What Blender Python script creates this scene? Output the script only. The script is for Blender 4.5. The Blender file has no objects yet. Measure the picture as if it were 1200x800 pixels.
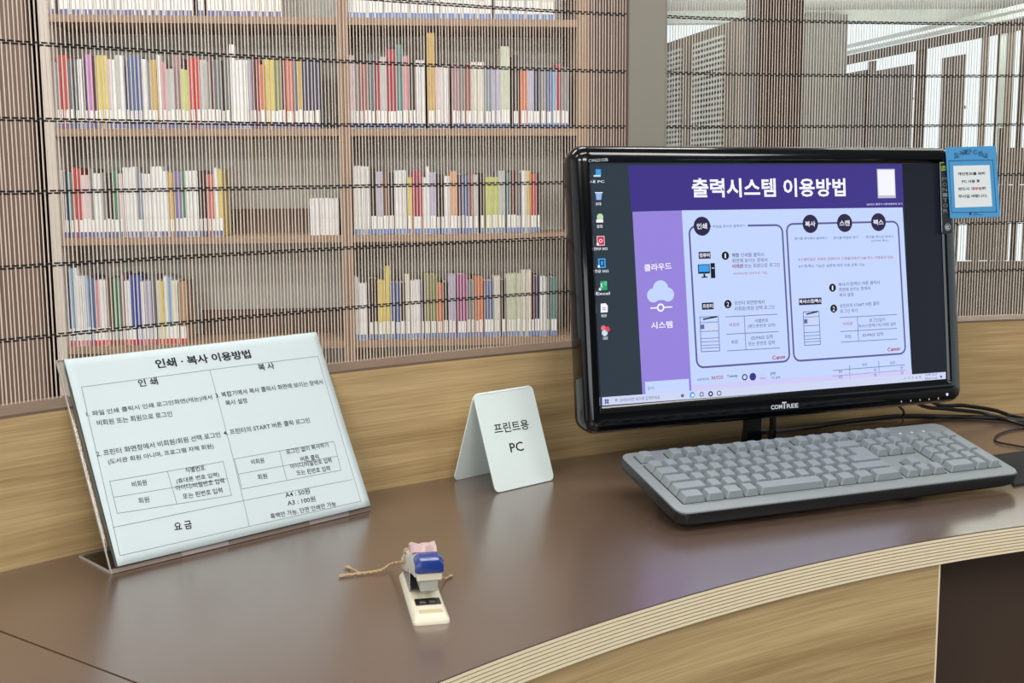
import bpy, math, random
from mathutils import Vector, Matrix
random.seed(7)
sc = bpy.context.scene
COL = sc.collection
# ------------------------------------------------------------ camera, world, lights, exposure
F, PITCH, ROLL, H = 1374.15, 0.13475, 0.00615, 0.36338
_f = Vector((0, math.cos(PITCH), -math.sin(PITCH))); _d = Vector((0, -math.sin(PITCH), -math.cos(PITCH))); _r = Vector((1, 0, 0))
_c, _s = math.cos(ROLL), math.sin(ROLL)
CR, CD, CF = _c*_r + _s*_d, -_s*_r + _c*_d, _f
cam = bpy.data.cameras.new('camera'); co = bpy.data.objects.new('camera', cam); COL.objects.link(co)
cam.sensor_width = 36; cam.lens = F*36/1200; cam.clip_start = .02; cam.clip_end = 200
co.matrix_world = Matrix(((CR.x, -CD.x, -CF.x, 0), (CR.y, -CD.y, -CF.y, 0), (CR.z, -CD.z, -CF.z, H), (0, 0, 0, 1)))
sc.camera = co
w = bpy.data.worlds.new('world'); sc.world = w; w.use_nodes = True
w.node_tree.nodes['Background'].inputs[0].default_value = (.80, .95, 1, 1)
w.node_tree.nodes['Background'].inputs[1].default_value = 1.15
sc.view_settings.view_transform = 'Standard'; sc.view_settings.look = 'None'
sc.view_settings.exposure = 0.0; sc.view_settings.gamma = 1; sc.view_settings.use_curve_mapping = False
sc.cycles.use_denoising = True
sc.cycles.max_bounces = 6; sc.cycles.transparent_max_bounces = 24
def area(loc, sx, sy, power, col=(1, .985, .96), rot=(0, 0, 0)):
    l = bpy.data.lights.new('ceiling_or_fill_light', 'AREA'); l.shape = 'RECTANGLE'; l.size = sx; l.size_y = sy; l.energy = power; l.color = col
    o = bpy.data.objects.new('ceiling_or_fill_light', l); COL.objects.link(o); o.location = loc; o.rotation_euler = rot
for x, y, p in ((-1.6, .3, 18), (.2, .3, 18), (1.8, .3, 18), (-1.3, 2.2, 29), (.3, 2.3, 29), (1.9, 2.9, 14)):
    area((x, y, 1.9), 1.2, .35, p)
for x, p in ((-1.2, 36), (1.2, 36)):      # the row of lamps behind the viewer
    area((x, -2.2, 1.8), 1.4, .5, p, rot=(math.radians(38), 0, 0))
area((-1.3, -4.6, .5), 3.2, 1.5, 52, (.94, .98, 1), (math.radians(90), 0, 0))      # unseen fill light added behind the viewer to brighten the desk front
for x, y, e in ((3.2, 9.3, 170), (.2, 9.6, 60), (5.4, 8.5, 170)):       # unseen fill lights added in the hall to brighten its ceiling
    area((x, y, 1.25), 1.8, 2.2, e, (.93, 1, .95), (math.pi, 0, 0))

# ------------------------------------------------------------ helpers
def ray(u, v):
    return CR*((u-600)/F) + CD*((v-400)/F) + CF
EYE = Vector((0, 0, H))
def on_z(u, v, z=0.0):
    d = ray(u, v); return EYE + d*((z-H)/d.z)
def on_y(u, v, y):
    d = ray(u, v); return EYE + d*(y/d.y)
def on_plane(u, v, p0, n):
    d = ray(u, v); return EYE + d*((p0-EYE).dot(n)/d.dot(n))
def lin(c):
    c = c/255
    return c/12.92 if c <= .04045 else ((c+.055)/1.055)**2.4
_m = {}
def mat(name, rgb, rough=.5, spec=.5, metal=0, noise=0, scale=30, stretch=(1, 1, 1), emit=0, coat=0, bump=0):
    if name in _m: return _m[name]
    m = bpy.data.materials.new(name); m.use_nodes = True; nt = m.node_tree; b = nt.nodes['Principled BSDF']
    col = (lin(rgb[0]), lin(rgb[1]), lin(rgb[2]), 1)
    b.inputs['Base Color'].default_value = col; b.inputs['Roughness'].default_value = rough
    b.inputs['Specular IOR Level'].default_value = spec; b.inputs['Metallic'].default_value = metal; b.inputs['Coat Weight'].default_value = coat; b.inputs['Coat Roughness'].default_value = rough if rough > .2 else .03
    if emit:
        b.inputs['Base Color'].default_value = (.01, .01, .012, 1)
        b.inputs['Specular IOR Level'].default_value = .12; b.inputs['Emission Color'].default_value = col; b.inputs['Emission Strength'].default_value = emit
    if noise or bump:
        tc = nt.nodes.new('ShaderNodeTexCoord'); mp = nt.nodes.new('ShaderNodeMapping'); n = nt.nodes.new('ShaderNodeTexNoise')
        mp.inputs['Scale'].default_value = stretch; n.inputs['Scale'].default_value = scale; n.inputs['Detail'].default_value = 4
        nt.links.new(tc.outputs['Object'], mp.inputs[0]); nt.links.new(mp.outputs[0], n.inputs['Vector'])
        if noise:
            mx = nt.nodes.new('ShaderNodeMix'); mx.data_type = 'RGBA'
            mx.inputs[6].default_value = tuple(max(0, c*(1-noise)) for c in col[:3])+(1,)
            mx.inputs[7].default_value = tuple(min(1, c*(1+noise)) for c in col[:3])+(1,)
            nt.links.new(n.outputs['Fac'], mx.inputs[0]); nt.links.new(mx.outputs[2], b.inputs['Base Color'])
        if bump:
            bp = nt.nodes.new('ShaderNodeBump'); bp.inputs['Strength'].default_value = bump; bp.inputs['Distance'].default_value = .001
            nt.links.new(n.outputs['Fac'], bp.inputs['Height']); nt.links.new(bp.outputs[0], b.inputs['Normal'])
    _m[name] = m; return m
def oak(name, dark, light, rough=.5):
    m = bpy.data.materials.new(name); m.use_nodes = True; nt = m.node_tree; b = nt.nodes['Principled BSDF']
    b.inputs['Roughness'].default_value = rough; b.inputs['Specular IOR Level'].default_value = .3
    tc = nt.nodes.new('ShaderNodeTexCoord')
    def noise(sx, sy, sc_, det, dist=0):
        mp = nt.nodes.new('ShaderNodeMapping'); mp.inputs['Scale'].default_value = (sx, sy, 1)
        n = nt.nodes.new('ShaderNodeTexNoise'); n.inputs['Scale'].default_value = sc_; n.inputs['Detail'].default_value = det; n.inputs['Distortion'].default_value = dist
        nt.links.new(tc.outputs['UV'], mp.inputs[0]); nt.links.new(mp.outputs[0], n.inputs['Vector']); return n
    a = noise(1.2, 36, 1.0, 6, .6); f = noise(9, 420, 1.0, 3)
    ma = nt.nodes.new('ShaderNodeMath'); ma.operation = 'MULTIPLY_ADD'; ma.inputs[1].default_value = .42; 
    mb = nt.nodes.new('ShaderNodeMath'); mb.operation = 'MULTIPLY'; mb.inputs[1].default_value = .58
    nt.links.new(a.outputs['Fac'], mb.inputs[0]); nt.links.new(f.outputs['Fac'], ma.inputs[0]); nt.links.new(mb.outputs[0], ma.inputs[2])
    cr = nt.nodes.new('ShaderNodeValToRGB'); cr.color_ramp.elements[0].position = .36; cr.color_ramp.elements[1].position = .66
    cr.color_ramp.elements[0].color = tuple(lin(c) for c in dark)+(1,); cr.color_ramp.elements[1].color = tuple(lin(c) for c in light)+(1,)
    nt.links.new(ma.outputs[0], cr.inputs[0]); nt.links.new(cr.outputs[0], b.inputs['Base Color'])
    bp = nt.nodes.new('ShaderNodeBump'); bp.inputs['Strength'].default_value = .15; bp.inputs['Distance'].default_value = .0005
    nt.links.new(ma.outputs[0], bp.inputs['Height']); nt.links.new(bp.outputs[0], b.inputs['Normal'])
    return m
def emis(name, rgb, s=1.0): return mat(name, rgb, rough=.25, emit=s)
def tag(o, label=None, cat=None, group=None, kind=None):
    if label: o['label'] = label
    if cat: o['category'] = cat
    if group: o['group'] = group
    if kind: o['kind'] = kind
    return o
def empty(name, loc, label, cat, group=None, kind=None):
    o = bpy.data.objects.new(name, None); o.empty_display_size = .05; o.location = loc; COL.objects.link(o)
    return tag(o, label, cat, group, kind)
class MB:
    def __init__(s): s.v = []; s.f = []; s.mi = []; s.uv = {}
    def add(s, vs, fs, mi=0):
        b = len(s.v); s.v += [tuple(p) for p in vs]; s.f += [tuple(b+i for i in f) for f in fs]; s.mi += [mi]*len(fs); return b
    def box(s, lo, hi, mi=0):
        x0, y0, z0 = lo; x1, y1, z1 = hi
        s.add([(x0,y0,z0),(x1,y0,z0),(x1,y1,z0),(x0,y1,z0),(x0,y0,z1),(x1,y0,z1),(x1,y1,z1),(x0,y1,z1)],
              [(0,3,2,1),(4,5,6,7),(0,1,5,4),(1,2,6,5),(2,3,7,6),(3,0,4,7)], mi); return s
    def loft(s, loops, caps=True, mi=0, closed=True):
        n = len(loops[0]); vs = [p for l in loops for p in l]; fs = []
        for k in range(len(loops)-1):
            for i in range(n if closed else n-1):
                j = (i+1) % n; fs.append((k*n+i, k*n+j, (k+1)*n+j, (k+1)*n+i))
        if caps: fs.append(tuple(range(n-1, -1, -1))); fs.append(tuple((len(loops)-1)*n+i for i in range(n)))
        s.add(vs, fs, mi); return s
    def tube(s, pts, r, seg=8, mi=0):
        pts = [Vector(p) for p in pts]; rr = r if isinstance(r, (list, tuple)) else [r]*len(pts); loops = []; up = Vector((0, 0, 1))
        t0 = (pts[1]-pts[0]).normalized()
        n = t0.cross(up) if abs(t0.z) < .95 else t0.cross(Vector((1, 0, 0))); n.normalize()
        for i, p in enumerate(pts):
            t = (pts[min(i+1, len(pts)-1)]-pts[max(i-1, 0)]).normalized()
            n = (n - t*n.dot(t)).normalized(); b = t.cross(n)
            loops.append([p+(n*math.cos(a)+b*math.sin(a))*rr[i] for a in [2*math.pi*k/seg for k in range(seg)]])
        return s.loft(loops, mi=mi)
    def mesh(s, name, mats, smooth=False, uvf=None):
        me = bpy.data.meshes.new(name); me.from_pydata(s.v, [], s.f); 
        for m in (mats if isinstance(mats, (list, tuple)) else [mats]): me.materials.append(m)
        me.polygons.foreach_set('material_index', s.mi)
        if smooth: me.polygons.foreach_set('use_smooth', [True]*len(s.f))
        if uvf:
            u = me.uv_layers.new(name='UVMap')
            for l in me.loops: u.data[l.index].uv = uvf(me.vertices[l.vertex_index].co)
        me.update(); return me
    def build(s, name, mats, parent=None, smooth=False, xf=None, bevel=0, uvf=None, wn=True):
        if xf: s.v = [tuple(xf(Vector(p))) for p in s.v]
        base = parent_world(parent)
        off = base if parent else Vector((0, 0, 0))
        if not parent and s.v:
            n = len(s.v); off = Vector((sum(p[0] for p in s.v)/n, sum(p[1] for p in s.v)/n, min(p[2] for p in s.v)))
        uv2 = (lambda c: uvf(Vector(c)+off)) if uvf else None
        s.v = [(p[0]-off.x, p[1]-off.y, p[2]-off.z) for p in s.v]
        me = s.mesh(name, mats, smooth, uv2)
        import bmesh
        bm = bmesh.new(); bm.from_mesh(me); bmesh.ops.recalc_face_normals(bm, faces=bm.faces); bm.to_mesh(me); bm.free()
        o = bpy.data.objects.new(name, me); COL.objects.link(o)
        if parent: o.parent = parent
        else: o.location = off
        if bevel:
            b = o.modifiers.new('bevel', 'BEVEL'); b.width = bevel; b.segments = 2; b.limit_method = 'ANGLE'; b.angle_limit = math.radians(40)
        if smooth and hasattr(me, 'set_sharp_from_angle'): me.set_sharp_from_angle(angle=math.radians(40))
        return o
def parent_world(p):
    v = Vector((0, 0, 0))
    while p: v += p.location; p = p.parent
    return v
def rrect(x0, y0, x1, y1, r, seg=5):
    out = []
    for cx, cy, a in ((x1-r, y0+r, -90), (x1-r, y1-r, 0), (x0+r, y1-r, 90), (x0+r, y0+r, 180)):
        for k in range(seg+1):
            t = math.radians(a+90*k/seg); out.append((cx+r*math.cos(t), cy+r*math.sin(t)))
    return out
# flat print: glyph meshes laid on a surface given by a mapping function
_fc = bpy.data.curves.new('type', 'FONT'); _fo = bpy.data.objects.new('type', _fc); _ts = bpy.data.scenes.new('typesetting'); _ts.collection.objects.link(_fo); _fc.resolution_u = 2
def glyphs(body, bold=0.0):
    _fc.body = body; _fc.offset = bold
    with bpy.context.temp_override(scene=_ts, view_layer=_ts.view_layers[0]):
        dg = bpy.context.evaluated_depsgraph_get(); dg.update()
        me = bpy.data.meshes.new_from_object(_fo.evaluated_get(dg))
    vs = [v.co.copy() for v in me.vertices]; fs = [tuple(p.vertices) for p in me.polygons]; bpy.data.meshes.remove(me)
    x0 = min(v.x for v in vs); x1 = max(v.x for v in vs); y0 = min(v.y for v in vs); y1 = max(v.y for v in vs)
    return [((v.x-x0)/(x1-x0), (v.y-y0)/(y1-y0)) for v in vs], fs
class Print:
    """collects flat print in surface coordinates (metres); one mesh per colour"""
    def __init__(s, inv): s.b = MB(); s.mats = []; s.inv = inv       # inv: pixel -> surface (x, y)
    def mi(s, m):
        if m not in s.mats: s.mats.append(m)
        return s.mats.index(m)
    def text(s, body, p0, p1, h, m, z=.0004, bold=0.0, top=None):
        a = Vector(s.inv(*p0)); b = Vector(s.inv(*p1)); d = b-a; n = Vector((-d.y, d.x)).normalized()*h
        vs, fs = glyphs(body, bold)
        s.b.add([(*(a+d*x+n*y), z) for x, y in vs], fs, s.mi(m))
    def poly(s, pts, m, z=.0002):
        s.b.add([(*s.inv(*p), z) for p in pts], [tuple(range(len(pts)))], s.mi(m))
    def line(s, pts, wd, m, z=.0003):
        P = [Vector(s.inv(*p)) for p in pts]
        for a, b in zip(P, P[1:]):
            d = (b-a).normalized(); n = Vector((-d.y, d.x))*wd/2; e = d*wd*.3
            s.b.add([(*(a-n-e), z), (*(b-n+e), z), (*(b+n+e), z), (*(a+n-e), z)], [(0, 1, 2, 3)], s.mi(m))
    def disc(s, c, r, m, z=.0004, ri=0, seg=24, sx=1):
        c = Vector(s.inv(*c))
        if ri:
            vs = [(c.x+R*math.cos(a)*sx, c.y+R*math.sin(a), z) for a in [2*math.pi*k/seg for k in range(seg)] for R in (ri, r)]
            s.b.add(vs, [(2*k, 2*k+1, (2*k+3) % (2*seg), (2*k+2) % (2*seg)) for k in range(seg)], s.mi(m))
        else: s.b.add([(c.x+r*math.cos(a)*sx, c.y+r*math.sin(a), z) for a in [2*math.pi*k/seg for k in range(seg)]], [tuple(range(seg))], s.mi(m))
    def rect(s, c, w_, h_, m, z=.0004):      # c in pixels, size in metres
        c = Vector(s.inv(*c)); s.b.add([(c.x-w_/2, c.y-h_/2, z), (c.x+w_/2, c.y-h_/2, z), (c.x+w_/2, c.y+h_/2, z), (c.x-w_/2, c.y+h_/2, z)], [(0, 1, 2, 3)], s.mi(m))
    def build(s, name, parent, xf): return s.b.build(name, s.mats, parent, xf=xf)
class Frame:
    """a plane: origin, right, up, normal"""
    def __init__(s, o, u, v): s.o = Vector(o); s.u = Vector(u).normalized(); s.v = Vector(v).normalized(); s.n = s.u.cross(s.v)
    def xf(s, p): return s.o + s.u*p[0] + s.v*p[1] + s.n*p[2]
    def inv(s, px, py, n=0):
        P = on_plane(px, py, s.o+s.n*n, s.n)-s.o; return (P.dot(s.u), P.dot(s.v))
    def matrix(s, p=(0, 0, 0)):
        P = s.xf(p); return Matrix(((s.u.x, s.v.x, s.n.x, P.x), (s.u.y, s.v.y, s.n.y, P.y), (s.u.z, s.v.z, s.n.z, P.z), (0, 0, 0, 1)))

# ------------------------------------------------------------ materials
OAK = oak('oak_veneer', (158, 130, 88), (206, 178, 132))
LAM = mat('brown_laminate', (98, 79, 68), rough=.25, spec=1.0, coat=.6, noise=.05, scale=300, bump=.03)
CAPM = mat('brown_cap', (116, 94, 76), rough=.5, noise=.08, scale=60)
REED = mat('reed', (222, 203, 188), rough=.6, noise=.22, scale=25, stretch=(20, 20, 1))
CORD = mat('black_cord', (22, 19, 18), rough=.9)
POST = mat('greige_metal', (132, 127, 114), rough=.45)
PLYL = mat('ply_light', (240, 226, 194), rough=.55, noise=.06, scale=80)
PLYD = mat('ply_dark', (150, 122, 86), rough=.6, noise=.1, scale=80)
SHELFW = mat('shelf_wood', (148, 120, 96), rough=.55, noise=.12, scale=14, stretch=(1, 1, 12))
BACKG = mat('grey_back_panel', (204, 210, 202), rough=.6, noise=.15, scale=3)
WALLB = mat('brown_wall', (112, 90, 78), rough=.6, noise=.06, scale=4)
DARKB = mat('dark_brown_panel', (78, 58, 48), rough=.55, noise=.1, scale=6)
FLOORM = mat('grey_carpet', (96, 92, 88), rough=.9, noise=.15, scale=120)
CEIL = mat('ceiling_white', (225, 228, 222), rough=.8)
BLACK = mat('piano_black', (7, 8, 12), rough=.11, spec=.4, coat=.25)
BLKM = mat('matte_black', (20, 21, 24), rough=.5)
CABLE = mat('cable_black', (16, 16, 18), rough=.35)
WHITE = mat('sign_white', (228, 240, 238), rough=.45)
INK = mat('ink_black', (22, 24, 28), rough=.6)

# ------------------------------------------------------------ arcs of the divider and desk
C0 = Vector((1.33806, -.63059)); R0 = 2.4970
C1 = Vector((1.10192, -.32457)); R1 = 1.62876
def arc(C, R, th): return Vector((C.x+R*math.cos(th), C.y+R*math.sin(th)))
def arc_strip(mb, C, ra, rb, t0, t1, z0, z1, n=60, mi=0):
    loops = []
    for k in range(n+1):
        t = t0+(t1-t0)*k/n; a = arc(C, ra, t); b = arc(C, rb, t)
        loops.append([(a.x, a.y, z0), (b.x, b.y, z0), (b.x, b.y, z1), (a.x, a.y, z1)])
    mb.loft(loops, mi=mi); return mb
def arc_uv(C, R): return lambda p: (-math.atan2(p.y-C.y, p.x-C.x)*R, p.z)
TL, TR = math.radians(149), math.radians(84)
TOPZ = .149; ZF = -.74

# ---- room shell
def slab(name, lo, hi, m, label, cat):
    o = MB().box(lo, hi).build(name, m); tag(o, label, cat, kind='structure'); return o
slab('floor', (-7, -5, ZF-.1), (10, 16, ZF), FLOORM, 'grey carpeted floor under the desks', 'floor')
slab('ceiling', (-7, -5, 2.07), (9, 12.2, 2.17), CEIL, 'pale ceiling seen beyond the right reed blind', 'ceiling')
slab('wall_rear', (-7, -5.1, ZF), (10, -5, 2.07), mat('rear_wall', (120, 116, 110), rough=.8), 'plain wall behind the viewer', 'wall')

# ---- divider (low curved oak panel) and cap
div = empty('desk_divider', (arc(C0, R0, 2.1).x, arc(C0, R0, 2.1).y, ZF), 'low curved oak divider standing along the back of the desk', 'divider')
arc_strip(MB(), C0, R0, R0+.05, TL, TR, ZF, TOPZ-.003).build('oak_panel', OAK, div, smooth=True, uvf=arc_uv(C0, R0))
o = arc_strip(MB(), C0, R0, R0+.062, TL, TR, TOPZ-.003, TOPZ).build('top_cap', CAPM, div, smooth=True); o['label'] = 'brown cap strip'

# ---- reed blinds
RB = R0+.0525
def ang_px(px): # angle on the blind circle seen at pixel column px
    d = ray(px, 213); a = d.x*d.x+d.y*d.y; b = -2*(d.x*C0.x+d.y*C0.y); c = C0.length_squared-RB*RB
    t = (-b+math.sqrt(b*b-4*a*c))/(2*a); return math.atan2(d.y*t-C0.y, d.x*t-C0.x)
TP0, TP1 = ang_px(738), ang_px(777)
ZT = .95
rows = [(.213, .221), (.2842, .2958), (.3565, .371), (.427, .448), (.500, .5225), (.572, .601), (.645, .676), (.718, .752), (.79, .83), (.862, .905)]
def row_z(r, x): 
    f = (x+.49)/1.28; return r[0]+(r[1]-r[0])*f
def blind(t0, t1, label):
    mid = arc(C0, RB, (t0+t1)/2)
    root = empty('reed_blind', (mid.x, mid.y, TOPZ), label, 'blind')
    sl = MB(); th = t0; slats = []
    while th > t1:
        p = arc(C0, RB, th); f = min(1.25, max(-.3, (p.x+.5)/1.3)); pitch = .00418+.0008*f; wd = pitch*(.345-.04*f)*random.uniform(.85, 1.15)
        j = random.uniform(-.00025, .00025); r = Vector((math.cos(th), math.sin(th))); t = Vector((-r.y, r.x))
        q = Vector((p.x, p.y))+t*j; lean = random.uniform(-.0006, .0006)
        lo = [(q+t*wd*a+r*.00035*b) for a, b in ((-.5, 0), (-.25, -1), (.25, -1), (.5, 0), (.25, 1), (-.25, 1))]
        sl.loft([[(e.x, e.y, TOPZ) for e in lo], [(e.x+t.x*lean, e.y+t.y*lean, ZT) for e in lo]])
        slats.append((th, pitch)); th -= pitch/RB
    o = sl.build('reed', REED, root); o['kind'] = 'stuff'
    for r in rows:
        cm = MB()
        for side in (0, 1):
            pts = []
            for i, (th, pi_) in enumerate(slats):
                s = 1 if (i+side) % 2 else -1
                p = arc(C0, RB+s*.0011, th); z = row_z(r, p.x); pts.append((p.x, p.y, z+(side-.5)*.0024+random.uniform(-.0002, .0002)))
            cm.tube(pts, .00085, seg=4)
        o = cm.build('cord', CORD, root)
    # thin edge bars closing each end
    return root
blind(TL-.01, TP0+.0015, 'light brown reed blind with black cords left of the grey post')
blind(TP1-.0015, TR+.01, 'light brown reed blind right of the grey post, bright hall behind')
pm = arc(C0, RB, (TP0+TP1)/2)
fr = Frame((pm.x, pm.y, TOPZ), Vector((1, -.12, 0)), (0, 0, 1))
hw = (arc(C0, RB, TP0)-arc(C0, RB, TP1)).length/2*.93
o = MB().box((-hw, 0, -.03), (hw, 1.6, .03)).build('trim_1', POST, None, xf=fr.xf, bevel=.002)
tag(o, 'grey-beige upright post between the two reed blinds', 'post', kind='structure')

# ---- desk
TJ = 0
J = Vector((-.423, .925)); JD = Vector((.145, -.103)).normalized()
def hit(C, R, P, D, far):
    w_ = P-C; b = w_.dot(D); c = w_.length_squared-R*R; q = math.sqrt(b*b-c); return P+D*(-b+q if far else -b-q)
JA = hit(C0, R0-.0008, J, JD, False); JB = hit(C1, R1, J, JD, False) if (hit(C1, R1, J, JD, False)-J).dot(JD) > 0 else hit(C1, R1, J, JD, True)
aA = math.atan2(JA.y-C0.y, JA.x-C0.x); aB = math.atan2(JB.y-C1.y, JB.x-C1.x)
def desk_top(tb0, tb1, tf0, tf1, n=70):
    back = [arc(C0, R0-.0008, tb0+(tb1-tb0)*k/n) for k in range(n+1)]
    front = [arc(C1, R1, tf0+(tf1-tf0)*k/n) for k in range(n+1)]
    mb = MB()
    z0, z1 = -.0012, 0
    mb.loft([[(b.x, b.y, z0), (f.x, f.y, z0), (f.x, f.y, z1), (b.x, b.y, z1)] for b, f in zip(back, front)])
    core = MB(); ply = MB(); NP = 15
    core.loft([[(b.x, b.y, -.028), (b.x*.1+f.x*.9, b.y*.1+f.y*.9, -.028), (b.x*.1+f.x*.9, b.y*.1+f.y*.9, z0), (b.x, b.y, z0)] for b, f in zip(back, front)])
    for i in range(NP):
        lt = i % 2 == 0; za = -.028+(i//2)*.00343+(0 if lt else .00235); zb = za+(.00235 if lt else .00108) if i < NP-1 else -.0012
        loops = []
        for b, f in zip(back, front):
            d = (f-b).normalized(); g = f-d*(0 if lt else .0007); h = b*.1+f*.9
            loops.append([(h.x, h.y, za), (g.x, g.y, za), (g.x, g.y, zb), (h.x, h.y, zb)])
        ply.loft(loops, mi=0 if lt else 1)
    return mb, core, ply
def make_desk(label, tb0, tb1, tf0, tf1):
    c = arc(C1, R1+.3, (tf0+tf1)/2)
    root = empty('desk', (c.x, c.y, ZF), label, 'desk')
    top, core, ply = desk_top(tb0, tb1, tf0, tf1)
    top.build('worktop', LAM, root); core.build('board_core', PLYD, root)
    o = ply.build('plywood_edge', [PLYL, PLYD], root); o['label'] = 'striped plywood front edge'
    return root
E1 = math.radians(84); E2 = math.radians(62)
g = .0006
d1 = make_desk('curved desk with brown top and striped plywood edge holding the monitor', aA-g, E1, aB-g, E2)
d2 = make_desk('neighbouring brown desk beyond the dark joint at lower left', TL, aA+g, aB+.32, aB+g)
# apron below the desk
TA = math.atan2(1.161-C1.y, .442-C1.x)
arc_strip(MB(), C1, R1+.004, R1+.022, aB-g, TA, ZF, -.0285, mi=0).build('apron_panel', OAK, d1, smooth=True, uvf=arc_uv(C1, R1))
e = arc(C1, R1+.014, TA-.0008)
arc_strip(MB(), C1, R1+.0035, R1+.0225, TA, TA-.0012, ZF, -.0285, n=2).build('edge_band', PLYL, d1)
arc_strip(MB(), C1, R1+.20, R1+.218, TA+.05, E2, ZF, -.0285).build('knee_panel', mat('knee_brown', (84, 66, 54), rough=.6), d1, smooth=True)
arc_strip(MB(), C1, R1+.004, R1+.022, aB+.32, aB+g, ZF, -.0285).build('apron_panel', OAK, d2, smooth=True, uvf=arc_uv(C1, R1))

# ------------------------------------------------------------ bookcase
YB = .1224
BU = Vector((math.cos(YB), math.sin(YB), 0)); BN = Vector((-math.sin(YB), math.cos(YB), 0))
P0 = on_y(404, 213, 3.5); P0.z = ZF
def bk(px, py, off=0):
    P = on_plane(px, py, P0+BN*off, BN)-P0; return (P.dot(BU), P.z+ZF)
def bxf(p): return P0 + BU*p[0] + BN*p[1] + Vector((0, 0, p[2]-ZF))
SL, SM, SR = bk(47, 150)[0], bk(405, 200)[0], bk(680, 60)[0]
shz = [bk(400, 20)[1], bk(400, 150.6)[1], bk(400, 275.6)[1], bk(400, 399.8)[1]]
dz = shz[0]-shz[1]; shz = [shz[0]+dz] + shz + [shz[3]-dz, shz[3]-2*dz]
case = empty('bookcase', P0, 'wide wooden bookcase with two bays of books behind the blind', 'bookcase')
D = .27
def up(s0, s1, m=SHELFW): MB().box((s0, 0, ZF), (s1, D, 1.45)).build('upright', m, case, xf=bxf)
WHT = mat('pale_upright', (206, 196, 184), rough=.5)
up(SL+.012, SL+.040, WHT); up(SM-.017, SM-.0005); up(SM+.0005, SM+.017); up(SR-.008, SR+.03)
for z in shz:
    for a, b in ((SL+.040, SM-.017), (SM+.017, SR-.008)):
        MB().box((a, .004, z-.021), (b, D, z)).build('shelf', SHELFW, case, xf=bxf)
for a, b in ((SL+.01, SM), (SM, SR+.03)):
    MB().box((a, D, ZF), (b, D+.012, 1.45)).build('back_panel', BACKG, case, xf=bxf)
for z, s0, s1 in ((shz[3], bk(262, 270)[0], bk(362, 270)[0]), (shz[4], bk(224, 400)[0], SM-.02)):
    MB().box((s0, D-.02, z), (s1, D-.001, z+.075)).build('back_rail', WALLB, case, xf=bxf)
slabs = []
o = MB().box((SR+.032, -.02, ZF), (bk(737, 100)[0]+.10, .3, 2.07)).build('trim_2', DARKB, None, xf=bxf); tag(o, 'dark brown panel closing the right end of the bookcase', 'panel', kind='structure')
o = MB().box((SL-2.8, -.02, ZF), (bk(38, 150)[0], .05, 2.07)).build('wall_left', WALLB, None, xf=bxf); tag(o, 'plain brown wall left of the bookcase behind the blind', 'wall', kind='structure')
o = MB().box((SL-2.8, D+.02, ZF), (bk(737, 100)[0]+.10, D+.1, 2.07)).build('wall_back', mat('gap_dark', (40, 34, 32), rough=.9), None, xf=bxf); tag(o, 'dark wall behind the bookcase', 'wall', kind='structure')

# books: (x0, x1, ytop, colour, count) measured along each shelf
DESAT = lambda c: tuple(int(v*.88+.12*(sum(c)/3)) for v in c)
COLS = {'white': (232, 232, 228), 'cream': (222, 218, 200), 'pale grey': (188, 190, 190), 'grey': (128, 132, 132), 'slate': (92, 104, 110), 'red': (196, 62, 62),
 'bright red': (214, 44, 44), 'crimson': (168, 40, 66), 'maroon': (88, 38, 44), 'salmon': (206, 104, 88), 'orange': (214, 106, 58), 'yellow': (224, 200, 84), 'gold': (204, 160, 66), 'lime': (196, 204, 96),
 'olive': (124, 130, 72), 'green': (58, 134, 100), 'teal': (66, 128, 128), 'blue': (74, 100, 156), 'royal blue': (50, 76, 170), 'light blue': (120, 166, 204), 'navy': (38, 46, 88), 'steel blue': (118, 138, 156), 'lavender': (176, 172, 204),
 'violet': (124, 112, 166), 'magenta': (150, 58, 128), 'orchid': (194, 112, 190), 'pink': (212, 136, 148), 'pale pink': (222, 194, 198), 'mauve': (150, 116, 126), 'brown': (112, 82, 64), 'tan': (168, 128, 88), 'black': (34, 32, 34), 'pale green': (200, 208, 180), 'peach': (222, 158, 118), 'dusty red': (150, 84, 84)}
def R_(x, y, s, L): return [(x+a/s, x+b/s, y+t/s, c, n) for a, b, t, c, n in L]
S2L = R_(50, 50, 6.667, [(40,75,150,'pale grey',1),(75,97,150,'steel blue',1),(97,125,165,'gold',1),(125,225,92,'red',3),(225,295,125,'slate',2),(295,330,125,'white',1),(330,362,150,'navy',1),(362,412,88,'orchid',1),(412,440,95,'maroon',1),(440,520,90,'yellow',2),(520,550,125,'pale pink',1),(550,592,125,'white',1),(592,625,92,'pale grey',1),(625,660,92,'white',1),(660,690,180,'navy',1),(690,790,95,'blue',3),(790,830,125,'white',1),(830,860,150,'grey',1),(860,910,130,'gold',1),(910,940,95,'white',1),(940,975,145,'pink',1),(975,1040,205,'pale grey',2),(1040,1090,90,'mauve',1),(1090,1150,205,'lime',2),(1150,1163,100,'pale pink',1)]) \
 + R_(220, 50, 6.667, [(30,110,110,'bright red',2),(110,160,130,'pale grey',1),(160,190,140,'grey',1),(190,222,100,'maroon',1),(222,270,125,'slate',1),(270,300,130,'black',1),(300,345,125,'slate',1),(345,385,10,'white',1),(385,485,130,'white',3),(485,515,130,'lavender',1),(515,545,100,'maroon',1),(545,570,105,'crimson',1),(570,612,170,'orange',1),(612,690,115,'yellow',2),(690,742,120,'olive',2),(742,775,120,'maroon',1),(775,835,115,'salmon',1),(835,870,130,'slate',1),(870,905,130,'gold',1),(905,950,120,'navy',1),(950,1045,130,'navy',2)])
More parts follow.
